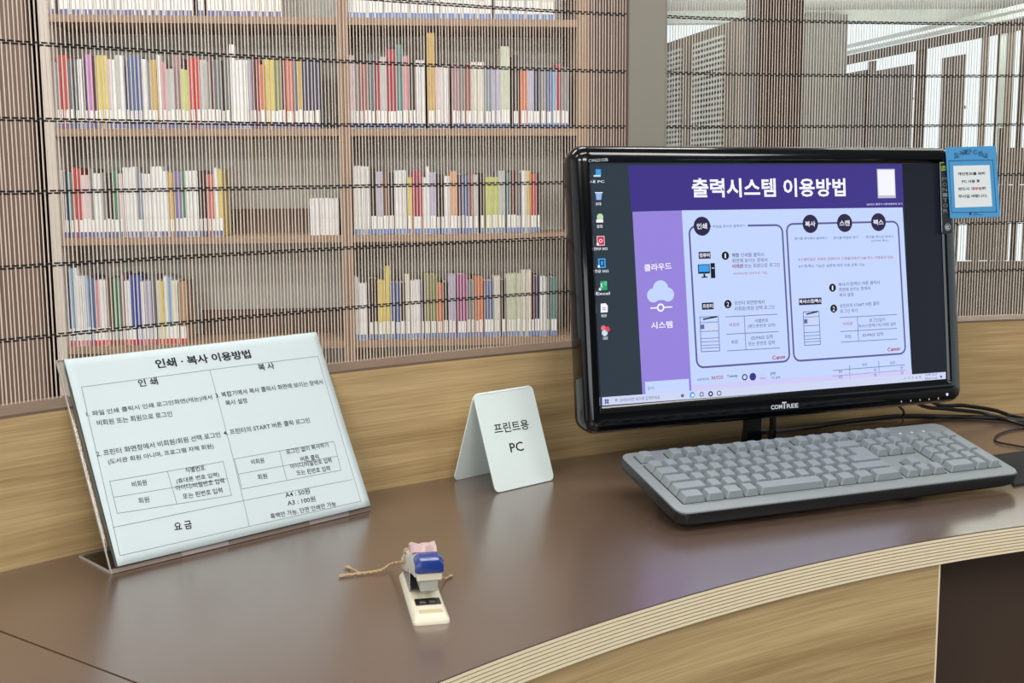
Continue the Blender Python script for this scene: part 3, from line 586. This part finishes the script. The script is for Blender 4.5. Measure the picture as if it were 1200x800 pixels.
# print on the bezel
BF = lambda px, py: MF.inv(px, py, .0062)
SILV = mat('silver_print', (206, 210, 214), rough=.4)
BX = lambda p: MF.xf((p[0], p[1], .0063))
pb = Print(BF); pb.text('CW623103B', (690, 190.2), (712.5, 188.6), .0036, SILV, .0); pb.build('model_print', mon, BX)
pb = Print(BF); pb.text('COM', (903.5, 479.8), (917, 478.7), .0055, SILV, .0, .03); pb.text('T', (916.5, 478.8), (922, 478.4), .0085, SILV, .0, .03); pb.text('REE', (922, 478.3), (935.5, 477.2), .0055, SILV, .0, .02)
o = pb.build('logo_print', mon, BX); o['label'] = 'silver lettering'
for i, x in enumerate((1056.3, 1067.3, 1078, 1088.8, 1099.6)):
    pb = Print(BF); pb.rect((x, 470.4-i*.95), .0014, .0022, SILV, .0); pb.build('button_mark', mon, BX)
LEDP = emis('power_led', (190, 200, 255), 1.5); pb = Print(BF); pb.disc((1110, 462), .0019, LEDP, .0); pb.build('power_lamp', mon, BX)
# specification strip on right bezel
ps = Print(lambda px, py: MF.inv(px, py, .0062))
STR = mat('sticker_black', (24, 25, 28), rough=.35); GRN = mat('sticker_green', (170, 200, 60), rough=.5); GRYT = mat('sticker_grey', (120, 124, 128), rough=.5)
ps.poly([(1101.5, 190.5), (1113, 190), (1115.5, 273), (1104.5, 274)], STR, .0001)
ps.line([(1101.3, 190.5), (1106, 190.3)], .0008, GRN, .0002); ps.line([(1101.6, 191), (1103.8, 272)], .0006, SILV, .0002)
ps.text('LED', (1103.2, 200), (1108.5, 199.5), .006, GRN, .0003, .02)
for i, ch in enumerate('MONITOR'): ps.text(ch, (1104+i*.25, 212+i*6.2), (1109.5+i*.25, 211.7+i*6.2), .0048, GRYT, .0003)
ps.disc((1110.5, 266), .0046, SILV, .0003, ri=.0040); ps.text('e', (1108.6, 268.6), (1112.4, 268.3), .005, SILV, .0003)
o = ps.build('spec_sticker', mon, lambda p: MF.xf((p[0], p[1], p[2]+.0062))); o['label'] = 'black strip sticker with green and grey letters'
# stand: looped neck and oval base
nk = MB()
def mfloor(px, py, z=0): return on_z(px, py, z)
Bc = MF.xf((W/2, 0, -.045)); Bc.z = 0
def lean(a, s, z): return Bc + MU*a + MN_*s + Vector((0, 0, z))
pl = [lean(-.012, .005, .125), lean(-.016, .0, .09), lean(-.021, -.006, .05), lean(-.026, -.012, .02), lean(-.03, -.014, .006)]
nk.loft([[p+MU*a*wd+MN_*b for a, b in ((-1, -.006), (1, -.006), (1, .006), (-1, .006))] for p, wd in zip(pl, (.013, .011, .010, .013, .02))])
pr_ = [lean(.012, .005, .125), lean(.013, .0, .09), lean(.011, -.005, .05), lean(.006, -.01, .025), lean(-.008, -.014, .014)]
nk.loft([[p+MU*a*wd+MN_*b for a, b in ((-1, -.004), (1, -.004), (1, .004), (-1, .004))] for p, wd in zip(pr_, (.003, .0025, .0025, .004, .008))])
nk.build('neck', BLACK, mon, smooth=True)
hb = MB(); hb.box((W/2-.04, .0, -.085), (W/2+.04, .07, -.058)); hb.build('neck_mount', BLKM, mon, xf=MF.xf, bevel=.003)
bs = MB(); loops = []
for sc_, z in ((1.0, 0), (1.0, .004), (.94, .008), (.3, .014), (.05, .015)):
    loops.append([Bc+MU*(.12*sc_*math.cos(a))+MN_*(.085*sc_*math.sin(a)+.005)+Vector((0, 0, z)) for a in [2*math.pi*k/40 for k in range(40)]])
bs.loft(loops); bs.build('base', BLACK, mon, smooth=True)

# note card stuck on right bezel
CF_ = Frame(MF.xf((0, 0, .0078)), MF.u, MF.v)
cardp = [(1107.7, 172.7), (1166.7, 171), (1171.8, 254), (1113.3, 255.7)]
cp = [Vector(CF_.inv(*p)) for p in cardp]
cm = MB(); cm.loft([[(p.x, p.y, 0) for p in reversed(cp)], [(p.x, p.y, .0006) for p in reversed(cp)]])
CB = mat('card_blue', (72, 152, 208), rough=.4); card = cm.build('notice_card', CB, None, xf=CF_.xf)
tag(card, 'small blue notice card with white centre stuck on the monitor right edge', 'card')
pc = Print(lambda px, py: CF_.inv(px, py, .0007))
q = lambda cx, cy: (1080+cx/6.667, 160+cy/6.667)
CN = mat('card_navy', (26, 48, 92), rough=.5); CW = mat('card_white', (228, 234, 236), rough=.5); CRD = mat('card_red', (190, 40, 60), rough=.5); CLB = mat('card_lightblue', (96, 172, 222), rough=.5)
pc.line([q(212, 190), q(557, 182), q(585, 588), q(235, 593), q(212, 190)], .0008, CN, .0001)
pc.poly([q(247, 228), q(530, 222), q(552, 545), q(262, 555)], CW, .0001)
for i, ch in enumerate('도서관PC안내'):
    f = i/6; x = 258+f*222; y = 165-32*math.sin(math.pi*f)**.8
    pc.text(ch, q(x-2, y+6), q(x+36 if i not in (3, 4) else x+28, y+2+6*(f-.5)), .0068, CN, .0001, .06); pc.text(ch, q(x+1, y+2), q(x+33 if i not in (3, 4) else x+25, y-2+6*(f-.5)), .0056, CLB, .0002, -.018)
pc.text('개인정보를 위해', q(282, 304), q(495, 300), .0042, INK, .0002, .03); pc.text('PC 사용 후', q(315, 364), q(455, 360), .0044, INK, .0002, .03)
pc.text('반드시', q(288, 422), q(372, 420), .0044, INK, .0002, .03); pc.text('재부팅', q(386, 420), q(468, 418), .0044, CRD, .0002, .03); pc.text('해', q(472, 418), q(500, 417), .0044, INK, .0002, .03)
pc.text('주시길 바랍니다.', q(287, 480), q(514, 474), .0044, INK, .0002, .03)
pc.rect(q(380, 603), .0035, .0035, CN, .0002); pc.text('도서관', q(400, 602), q(436, 601), .0018, CN, .0002); pc.text('LIBRARY PC', q(400, 614), q(482, 612), .0014, CN, .0002)
o = pc.build('card_print', card, lambda p: CF_.xf((p[0], p[1], p[2]+.0007)))

# ------------------------------------------------------------ keyboard
ky, kt = .36958, .22548
KU = Vector((math.cos(ky), math.sin(ky), 0)); KN = Vector((-math.sin(ky), math.cos(ky), 0)); KV = KN*math.cos(kt)+Vector((0, 0, 1))*math.sin(kt)
KF = Frame((.17254, 1.18192, .0225), KU, KV)
KW, KD = .4561, .1448
kb = empty('keyboard', (KF.xf((KW/2, KD/2, 0)).x, KF.xf((KW/2, KD/2, 0)).y, 0), 'grey full-size keyboard with black underside in front of the monitor', 'keyboard')
KG = mat('keyboard_grey', (134, 140, 142), rough=.5); KC = mat('keycap_grey', (136, 144, 148), rough=.45); KBK = mat('keyboard_black', (22, 23, 26), rough=.35)
b = MB(); b.loft([ml(.006, .004, KW-.006, KD-.004, .012, -.0195), ml(.0, -.002, KW, KD+.001, .014, -.014), ml(-.0015, -.003, KW+.0015, KD+.002, .014, -.0025), ml(-.001, -.0025, KW+.001, KD+.0015, .014, -.0015)]); b.build('bottom_shell', KBK, kb, smooth=True, xf=KF.xf)
b = MB(); b.loft([ml(.0, -.0015, KW, KD, .013, -.0015), ml(.0002, -.001, KW-.0002, KD-.0005, .013, -.0004), ml(.0015, .001, KW-.0015, KD-.002, .012, .0)]); b.build('top_plate', KG, kb, smooth=True, xf=KF.xf)
for x in (.04, KW-.065):
    P = KF.xf((x, KD-.02, -.019)); h = P.z
    MB().box((0, -.004, 0), (.025, .004, h)).build('foot', KBK, kb, xf=lambda p, P=P: Vector((P.x, P.y, 0))+KU*p[0]+KN*p[1]+Vector((0, 0, p[2])))
_km = {}
def key_mesh(w_, d_, h=.0078):
    k = (round(w_, 4), round(d_, 4))
    if k not in _km:
        m = MB(); g_ = .0010
        def lp(i, z, r): return [(x, y, z) for x, y in rrect(g_+i, g_*.5+i*.5, w_-g_-i, d_-g_*.5-i*.8, r, 1)]
        m.loft([lp(0, .0, .0008), lp(.0026, h-.0006, .0012), lp(.0032, h, .0016)]); _km[k] = m.mesh('key', KC)
    return _km[k]
def key(x, y, w_=1, d_=1, P_=.019, PD=.0185):
    o = bpy.data.objects.new('key', key_mesh(w_*P_, d_*PD)); COL.objects.link(o); o.parent = kb
    o.matrix_local = Matrix.Translation(-kb.location) @ KF.matrix((x, y, .0))
X0 = .0135; Pp = .019; PD = .0185; Y0 = .0165
def rowk(y, widths, x=X0):
    for w_ in widths:
        if w_ > 0: key(x, y, w_)
        x += abs(w_)*Pp
rowk(Y0, [1.5, 1.25, 1.25, 1, 4.5, 1, 1.25, 1.25, 2-.0]); rowk(Y0+PD, [2.25]+[1]*10+[2.75]); rowk(Y0+2*PD, [1.75]+[1]*11); rowk(Y0+3*PD, [1.5]+[1]*12)
def elp(i, z):      # outline of the big L-shaped enter key
    a, b_, c_ = X0+12.75*Pp+.001+i, X0+13.5*Pp+.001+i, X0+15*Pp-.001-i
    y0_, y1_, y2_ = Y0+2*PD+.0005+i*.5, Y0+3*PD-.0005-i*.8, Y0+4*PD-.0005-i*.8
    return [(a, y0_, z), (c_, y0_, z), (c_, y2_, z), (b_, y2_, z), (b_, y1_, z), (a, y1_, z)]
em = MB(); em.loft([elp(0, 0), elp(.0026, .0072), elp(.0032, .0078)]); em.build('key', KC, kb, xf=KF.xf); rowk(Y0+4*PD, [1]*13+[2])
YF = Y0+5*PD+.006
rowk(YF, [1, -1]+[1]*4+[-.5]+[1]*4+[-.5]+[1]*4)
XN = X0+15*Pp+.0055
rowk(Y0, [1, 1, 1], XN); rowk(Y0+PD, [-1, 1], XN); rowk(Y0+3*PD, [1, 1, 1], XN); rowk(Y0+4*PD, [1, 1, 1], XN); rowk(YF, [1, 1, 1], XN)
XP = XN+3*Pp+.0055
rowk(Y0, [2, 1], XP); rowk(Y0+PD, [1, 1, 1], XP); rowk(Y0+2*PD, [1, 1, 1], XP); rowk(Y0+3*PD, [1, 1, 1], XP); rowk(Y0+4*PD, [1, 1, 1, 1], XP)
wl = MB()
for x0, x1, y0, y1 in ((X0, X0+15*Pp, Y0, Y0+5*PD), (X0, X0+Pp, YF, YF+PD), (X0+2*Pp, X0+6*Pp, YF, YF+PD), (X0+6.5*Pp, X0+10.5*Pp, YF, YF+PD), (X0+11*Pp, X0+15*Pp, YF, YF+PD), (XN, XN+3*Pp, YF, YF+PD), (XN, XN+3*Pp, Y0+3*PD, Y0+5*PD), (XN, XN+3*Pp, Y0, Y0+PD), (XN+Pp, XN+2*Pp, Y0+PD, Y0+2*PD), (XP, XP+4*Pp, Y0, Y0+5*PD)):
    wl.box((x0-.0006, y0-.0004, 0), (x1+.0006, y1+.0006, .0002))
o = wl.build('key_gap_shade', mat('gap_shade_dark', (40, 43, 46), rough=.6), kb, xf=KF.xf); o['kind'] = 'stuff'  # dark sheets under the keys paint the shade of the gaps
key(XP+3*Pp, Y0, 1, 2); key(XP+3*Pp, Y0+2*PD, 1, 2)
lp = MB()
for i in range(3): lp.box((XP+.012+i*.018, YF+.008, .0), (XP+.0145+i*.018, YF+.0105, .0006))
lp.build('indicator_lamps', mat('lamp_white', (230, 240, 240), rough=.3), kb, xf=KF.xf)

# ------------------------------------------------------------ tent sign
SY = .715
SU = Vector((math.cos(SY), math.sin(SY), 0)); SN = Vector((-math.sin(SY), math.cos(SY), 0))
fl = on_z(581.3, 578.4); frr = on_z(650, 562.5); SU = (frr-fl).normalized(); SN = Vector((-SU.y, SU.x, 0)); sw = (frr-fl).length
dep = .082; hz = .113
ht = math.hypot(dep/2, hz); SV = (SN*dep/2+Vector((0, 0, hz))).normalized()
sign = empty('tent_sign', fl+SU*sw/2+SN*dep/2, 'white folded tent sign reading printer PC, standing by the monitor', 'sign')
SF = Frame(fl+Vector((0, 0, .0008)), SU, SV)
def slabp(name, F_, w_, h_, r, th, parent, m):
    s = MB(); a = [(x, y) for x, y in rrect(0, 0, w_, h_, r, 6)]
    s.loft([[(x, y, -th) for x, y in a], [(x, y, 0) for x, y in a]]); return s.build(name, m, parent, xf=F_.xf, bevel=.0004)
slabp('front_panel', SF, sw, ht, .007, .0018, sign, WHITE)
SV2 = (-SN*dep/2+Vector((0, 0, hz))).normalized()
SF2 = Frame(fl+SN*dep+SU*sw+Vector((0, 0, .0008)), -SU, SV2)
slabp('rear_panel', SF2, sw, ht-.001, .007, .0018, sign, WHITE)
pt = Print(SF.inv)
sq = lambda cx, cy: (510+cx/4.706, 430+cy/4.706)
pt.text('프린트용', sq(330, 370), sq(520, 342), .0125, INK, .0002, .012); pt.text('PC', sq(417, 472), sq(490, 460), .0115, INK, .0002, .012)
pt.build('sign_print', sign, SF.xf)

# ------------------------------------------------------------ acrylic stand with printed sheet
ay, at_ = .7663, .4683
AU = Vector((math.cos(ay), math.sin(ay), 0)); AN = Vector((-math.sin(ay), math.cos(ay), 0)); AV = Vector((0, 0, 1))*math.cos(at_)+AN*math.sin(at_)
f0 = on_z(131.5, 672.5)
ac = bpy.data.materials.new('clear_acrylic'); ac.use_nodes = True; nt = ac.node_tree; nt.nodes.clear()
out = nt.nodes.new('ShaderNodeOutputMaterial'); mx = nt.nodes.new('ShaderNodeMixShader'); tr = nt.nodes.new('ShaderNodeBsdfTransparent'); gl = nt.nodes.new('ShaderNodeBsdfGlossy'); fz = nt.nodes.new('ShaderNodeFresnel')
tr.inputs[0].default_value = (.93, .92, .91, 1); gl.inputs['Roughness'].default_value = .05; fz.inputs[0].default_value = 1.49
nt.links.new(fz.outputs[0], mx.inputs[0]); nt.links.new(tr.outputs[0], mx.inputs[1]); nt.links.new(gl.outputs[0], mx.inputs[2]); nt.links.new(mx.outputs[0], out.inputs[0])
stand = empty('acrylic_stand', f0+AU*.15+AN*.03, 'clear acrylic leaning stand on the desk at left', 'stand')
AF = Frame(f0, AU, AV)
MB().box((0, .001, -.0020), (.303, .216, 0)).build('front_sheet', ac, stand, xf=AF.xf)
MB().box((0, .0005, 0), (.303, .070, .002)).build('foot_sheet', ac, stand, xf=lambda p: f0+AU*p[0]+AN*p[1]+Vector((0, 0, p[2])))
MB().box((0, .0002, .0001), (.303, .0046, .0007)).build('fold_light_strip', mat('fold_painted_light', (126, 110, 100), rough=.2), stand, xf=AF.xf)  # opaque strip added at the fold; its tone paints light in the shaded gap
FE = MB(); FE.box((-.0008, 0, 0), (0, .0705, .0022)); FE.box((-.0008, .0700, 0), (.303, .0708, .0022)); 
EDGE = mat('acrylic_edge', (176, 172, 164), rough=.15)
eb = MB(); eb.box((-.0008, .001, -.0022), (0, .216, .0002)); eb.box((-.0008, .216, -.0022), (.303, .2168, .0002)); eb.build('polished_edge', EDGE, stand, xf=AF.xf); FE.build('polished_edge', EDGE, stand, xf=lambda p: f0+AU*p[0]+AN*p[1]+Vector((0, 0, p[2])))
PF = Frame((-.37424, 1.06863, .006), AU, AV)
def curl(x, y):
    u = x/.297; v = y/.21
    return .0008+.0035*math.sin(math.pi*min(1, max(0, u)))*math.sin(math.pi*min(1, max(0, v)))**.7 + .004*max(0, u-.75)*4*max(0, .45-v)*.9 + .0015*max(0, .1-u)*10
def pxf(p): return PF.xf((p[0], p[1], p[2]+curl(p[0], p[1])))
def sheet_mesh(th=.00012):
    s = MB(); nx, ny = 36, 26; g_ = lambda i, j: i*(ny+1)+j
    vs = [(.297*i/nx, .21*j/ny, 0) for i in range(nx+1) for j in range(ny+1)]
    s.add(vs, [(g_(i, j), g_(i+1, j), g_(i+1, j+1), g_(i, j+1)) for i in range(nx) for j in range(ny)]); return s
PAP = mat('paper_white', (210, 223, 225), rough=.7)
sheet = sheet_mesh().build('instruction_sheet', PAP, None, smooth=True, xf=pxf)
so = sheet.modifiers.new('thick', 'SOLIDIFY'); so.thickness = .00015; so.offset = -1
tag(sheet, 'white A4 instruction sheet with Korean printing and tables, on the acrylic stand', 'paper')
pp = Print(lambda px, py: PF.inv(px, py, .0025))
k = lambda cx, cy: (60+cx/2.667, 380+cy/2.667)
LN = mat('rule_grey', (120, 126, 130), rough=.6)
T = lambda body, a, b_, h=.0052, bold=.008: pp.text(body, k(*a), k(*b_), h*1.17, INK, .0003, bold)
T('인쇄 · 복사 이용방법', (330, 138), (627, 105), .0088, .03); T('인 쇄', (275, 196), (335, 188), .007, .02); T('복 사', (650, 146), (700, 139), .007, .02)
T('1. 파일 인쇄 클릭시 인쇄 로그인화면(캐논)에서', (112, 291), (503, 238)); T('비회원 또는 회원으로 로그인', (145, 317), (378, 289))
T('2. 프린터 화면창에서 비회원/회원 선택 로그인', (143, 414), (528, 354)); T('(도서관 회원 아니며, 프로그램 자체 회원)', (180, 440), (507, 391))
T('3. 복합기에서 복사 클릭시 화면에 보이는 창에서', (514, 232), (852, 186)); T('복사 설정', (545, 256), (612, 247)); T('4. 프린터의 START 버튼 클릭 로그인', (538, 350), (810, 307))
T('비회원', (255, 509), (300, 502), .005); T('회원', (275, 560), (308, 555), .005); T('식별번호', (420, 466), (480, 457), .005); T('(휴대폰 번호 입력)', (392, 501), (525, 479), .005); T('아이디/비밀번호 입력', (390, 521), (540, 497), .0048); T('또는 핀번호 입력', (413, 547), (535, 527), .005)
T('비회원', (625, 440), (665, 434), .005); T('회원', (645, 487), (675, 482), .005); T('로그인 없이 복사하기', (735, 408), (868, 383), .005); T('버튼 클릭', (780, 430), (838, 421), .005); T('아이디/비밀번호 입력', (748, 453), (878, 431), .0048); T('또는 핀번호 입력', (768, 473), (873, 457), .005)
T('A4 : 50원', (733, 542), (810, 528), .0052); T('A3 : 100원', (740, 567), (828, 552), .0052); T('흑백만 가능, 단면 인쇄만 가능', (688, 609), (893, 568), .0052); T('요 금', (388, 646), (442, 637), .0072, .02)
def RL(*pts, wd=.0005):
    P = [k(*p) for p in pts]
    for a, b_ in zip(P, P[1:]):
        n = 12; pp.line([(a[0]+(b_[0]-a[0])*i/n, a[1]+(b_[1]-a[1])*i/n) for i in range(n+1)], wd, LN, .0002)
RL((95, 195), (835, 98), (968, 552), (215, 722), (95, 195)); RL((495, 143), (620, 630)); RL((193, 634), (590, 553), (942, 484))
RL((183, 490), (535, 430), (562, 535), (207, 590), (183, 490)); RL((362, 460), (392, 560)); RL((195, 540), (548, 483))
RL((570, 422), (884, 365), (906, 455), (595, 515), (570, 422)); RL((712, 397), (735, 488)); RL((583, 469), (895, 411))
pp.build('sheet_print', sheet, pxf)
# second sheet bulging behind
s2 = sheet_mesh()
back = s2.build('backing_sheet', PAP, None, smooth=True, xf=lambda p: AF.xf((p[0]+.006, p[1]+.006-.0*p[0], -.0028-.0022*math.sin(math.pi*p[1]/.21))))
tag(back, 'plain white sheet curling behind the acrylic stand', 'paper')
TAPE = mat('clear_tape', (150, 140, 138), rough=.25)
for x, lab in ((.072, 'strip of clear tape under the sheet, nearer its left end'), (.222, 'strip of clear tape under the sheet, nearer its right end')):
    o = MB().box((x, .0005, .0007), (x+.052, .009, .0011)).build('tape_strip', TAPE, None, xf=AF.xf); tag(o, lab, 'tape')

# ------------------------------------------------------------ stapler
fa, fb_ = on_z(484.5, 733.5), on_z(527, 730.5)
ra = on_z(467.5, 676)
SA = (ra-fa); SA.z = 0; SLn = SA.length; SAd = SA.normalized(); SAu = Vector((SAd.y, -SAd.x, 0)); wS = .031
st = empty('stapler', fa+SAd*SLn/2+SAu*wS/2, 'small cream stapler with blue nose, standing alone on the desk', 'stapler')
def sx(p): return fa + SAu*p[0] + SAd*p[1] + Vector((0, 0, p[2]))
CRM = mat('stapler_cream', (226, 218, 196), rough=.4); STG = mat('stapler_grey', (176, 176, 168), rough=.4); STL = mat('steel', (190, 190, 192), rough=.25, metal=1); BLU = mat('stapler_blue', (28, 54, 128), rough=.25, coat=.3)
b = MB()
def lpb(i, z, y1=SLn): return [(x, y, z) for x, y in rrect(i, i, wS-i, y1-i, .004, 4)]
b.loft([lpb(0, 0), lpb(.0, .0025), lpb(.0025, .0065), lpb(.0038, .0075)]); b.build('base', CRM, st, smooth=True, xf=sx)
MB().box((.005, .026, .0073), (.027, .041, .0085)).build('anvil', mat('anvil_dark', (54, 52, 50), rough=.25, metal=.8), st, xf=sx, bevel=.0008)
MB().box((.009, .030, .0084), (.014, .0335, .009)).build('anvil_die', STL, st, xf=sx); MB().box((.017, .030, .0084), (.022, .0335, .009)).build('anvil_die', STL, st, xf=sx)
MB().box((.006, .007, .0074), (.026, .015, .008)).build('name_plate', mat('plate_beige', (206, 192, 150), rough=.5), st, xf=sx, bevel=.0003)
b = MB(); b.box((.003, .062, .0074), (.0045, SLn-.006, .026)); b.box((.0265, .062, .0074), (.028, SLn-.006, .026)); b.build('hinge_bracket', STL, st, xf=sx, bevel=.0005)
b = MB(); b.loft([[(x, y, z) for x, z in ((.0100, z0), (.0255, z0), (.0255, z1), (.0100, z1))] for y, z0, z1 in ((.036, .016, .029), (.06, .0155, .027), (SLn-.012, .010, .016))]); b.build('magazine', STG, st, xf=sx, bevel=.001)
MB().box((.0068, .031, .0270), (.0286, .056, .0345)).build('nose_guard', CRM, st, xf=sx, bevel=.0012)
b = MB(); loops = []
for y, zt, zb, wd in ((.034, .0445, .030, .0225), (.05, .0462, .028, .0235), (.066, .0435, .024, .0245), (.085, .038, .019, .025), (.105, .032, .0145, .025), (SLn-.012, .027, .0125, .025), (SLn-.004, .020, .012, .024)):
    c = wS/2-.001+(.1-y)*.03; loops.append([(c-wd/2, y, zb), (c-wd/2, y, zt-.005), (c-wd/2+.002, y, zt-.0015), (c-wd/2+.005, y, zt), (c+wd/2-.005, y, zt), (c+wd/2-.002, y, zt-.0015), (c+wd/2, y, zt-.005), (c+wd/2, y, zb)])
b.loft(loops); b.build('arm', mat('stapler_body', (196, 192, 182), rough=.4), st, smooth=True, xf=sx)
b = MB(); loops = []
for y, zt, zb, wd in ((.0275, .0420, .0360, .0215), (.0285, .0455, .0345, .0238), (.032, .0470, .0340, .0245), (.044, .0482, .035, .0248), (.046, .0478, .036, .0238)):
    c = wS/2+.0022; loops.append([(c-wd/2, y, zb+.001), (c-wd/2, y, zt-.004), (c-wd/2+.004, y, zt), (c+wd/2-.004, y, zt), (c+wd/2, y, zt-.004), (c+wd/2, y, zb+.001), (c+wd/2-.002, y, zb), (c-wd/2+.002, y, zb)])
b.loft(loops); o = b.build('nose_cap', BLU, st, smooth=True, xf=sx); o['label'] = 'glossy blue nose cap'
b = MB(); loops = []
for i in range(9):
    a = i/8; y = .048+.002*math.sin(a*9); x = .0035+a*.023
    z0 = .0468; loops.append([(x, y, z0), (x, y+.014, z0-.002), (x, y+.016, z0+.004+.0008*math.sin(a*14)), (x, y+.002, z0+.0065+.001*math.sin(a*11)-.002*a)])
b.loft(loops); o = b.build('tape_wrap', mat('tape_pink', (206, 176, 176), rough=.35, noise=.3, scale=150), st, smooth=True, xf=sx); o['label'] = 'crumpled pinkish tape on top'
b = MB(); b.loft([[(.0048, .058, .012), (.0048, .075, .012), (.0048, .072, .024)], [(.009, .058, .012), (.009, .075, .012), (.009, .072, .024)]]); b.build('spring', BLKM, st, xf=sx)
# twine tied round the stapler
TW = mat('twine', (178, 148, 112), rough=.9, noise=.25, scale=400)
tw = MB()
yT = .085
def strand(pts, r=.0010, tw_=.0010, turns=14, ph=0):
    pts = [Vector(p) for p in pts]; out = []; n = 60
    for i in range(n+1):
        t = i/n*(len(pts)-1); j = min(int(t), len(pts)-2); f = t-j
        p0, p1, p2, p3 = pts[max(j-1, 0)], pts[j], pts[j+1], pts[min(j+2, len(pts)-1)]
        p = .5*((2*p1)+(p2-p0)*f+(2*p0-5*p1+4*p2-p3)*f*f+(3*p1-p0-3*p2+p3)*f**3)
        a = turns*2*math.pi*i/n/2+ph; out.append(p+Vector((math.cos(a)*tw_*.3, math.cos(a)*tw_, abs(math.sin(a))*tw_)))
    tw.tube(out, r, seg=6)
A1 = on_z(398, 675, .0015); A2 = on_z(425, 672, .0015); A3 = on_z(446, 668.5, .0025); A4_ = on_z(459, 661, .006); A5 = on_z(470, 655.5, .020)
A5 = sx((.0022, yT, .027))
for ph in (0, math.pi): strand([A1, A2, A3, A4_, A5], ph=ph)
B1 = on_z(405, 663, .0015)
for d in (-.002, 0, .002): strand([B1+Vector((d, d, 0)), on_z(413, 667, .0015), A2], r=.0006, tw_=.0004, turns=4)
for d in (-.0025, .0025, .005): strand([A1+Vector((0, d*.8, 0)), on_z(410, 674, .0012)], r=.0006, tw_=.0002, turns=3)
strand([sx((.0022, yT, .027)), sx((.0022, yT, .034)), sx((.0045, yT, .0392)), sx((.025, yT, .0392)), sx((.0285, yT, .034)), sx((wS-.0025, yT, .016)), on_z(521, 678, .002), on_z(529, 674, .0015)], tw_=.0006)
for d in (-.003, .002): strand([on_z(520, 678, .002), on_z(528, 676, .0015)+Vector((d, d*2, 0))], r=.0006, tw_=.0003, turns=3)
o = tw.build('twine', TW, None, smooth=True); tag(o, 'frayed beige twine tied round the stapler, ends lying on the desk', 'twine')

# ------------------------------------------------------------ cables, mouse mat
def cable(pts, r, label, n=14):
    P = [Vector(p) for p in pts]; out = []
    for j in range(len(P)-1):
        p0, p1, p2, p3 = P[max(j-1, 0)], P[j], P[j+1], P[min(j+2, len(P)-1)]
        for i in range(n):
            f = i/n; out.append(.5*((2*p1)+(p2-p0)*f+(2*p0-5*p1+4*p2-p3)*f*f+(3*p1-p0-3*p2+p3)*f**3))
    out.append(P[-1]); o = MB().tube(out, r, seg=8).build('cable', CABLE, None, smooth=True); tag(o, label, 'cable', 'black cables behind the monitor'); return o
Z = on_z
def V_(px, py, d, r=.0035):      # a point d in front of the divider
    q = ray(px, py); R = R0-d; a = q.x*q.x+q.y*q.y; b = -2*(q.x*C0.x+q.y*C0.y); c = C0.length_squared-R*R
    P = EYE+q*((-b+math.sqrt(b*b-4*a*c))/(2*a))
    return P if P.z > r else Z(px, py, r)
bk1 = MF.xf((W/2+.02, .03, -.07))
cable([Z(872, 507, .02), Z(905, 505, .018), V_(950, 500, .02, .004), V_(1000, 493, .012, .004), V_(1055, 487.5, .008, .004), V_(1100, 488, .007, .004), V_(1150, 489, .02, .004), V_(1196, 492.5, .04, .004), V_(1250, 497, .06, .004)], .0036, 'thickest black cable running behind the keyboard to the right edge')
cable([MF.xf((.46, .0, -.066)), V_(1078, 474, .06), V_(1110, 479, .05), V_(1150, 483.5, .045), V_(1175, 490, .06), V_(1200, 498, .09), V_(1250, 512, .1)], .0028, 'black cable dropping from behind the monitor right corner, lower one')
cable([MF.xf((.475, .01, -.066)), V_(1095, 472, .055), V_(1130, 475, .04), V_(1165, 480.5, .03), V_(1185, 487, .03), V_(1210, 491.5, .05), V_(1260, 496, .06)], .0030, 'black cable dropping from behind the monitor right corner, upper one')
cable([MF.xf((.435, -.005, -.066)), Z(1056, 478, .03), Z(1058, 488, .012), Z(1057, 497, .004), Z(1052, 500, .0025)], .0018, 'short thin black cable hanging under the monitor to the keyboard')
cable([Z(1230, 500, .002), Z(1192, 502.5, .002), Z(1172, 508, .002), Z(1165.5, 514, .002), Z(1170, 518, .002), Z(1188, 521.5, .002), Z(1240, 531, .002)], .0014, 'thin black cable looping on the desk at the right edge')
m_ = MB(); cn = [Z(1160, 536, 0), Z(1215, 528, 0), Z(1260, 560, 0), Z(1188, 570, 0)]
ctr = sum(cn, Vector())/4
m_.loft([[(p.x, p.y, .0002) for p in cn], [(p.x, p.y, .0032) for p in cn]]); o = m_.build('mouse_mat', mat('mat_black', (30, 30, 33), rough=.85), None, bevel=.0008); tag(o, 'black mouse mat behind the keyboard right end', 'mat')
bpy.data.objects.remove(_fo); bpy.data.scenes.remove(_ts)
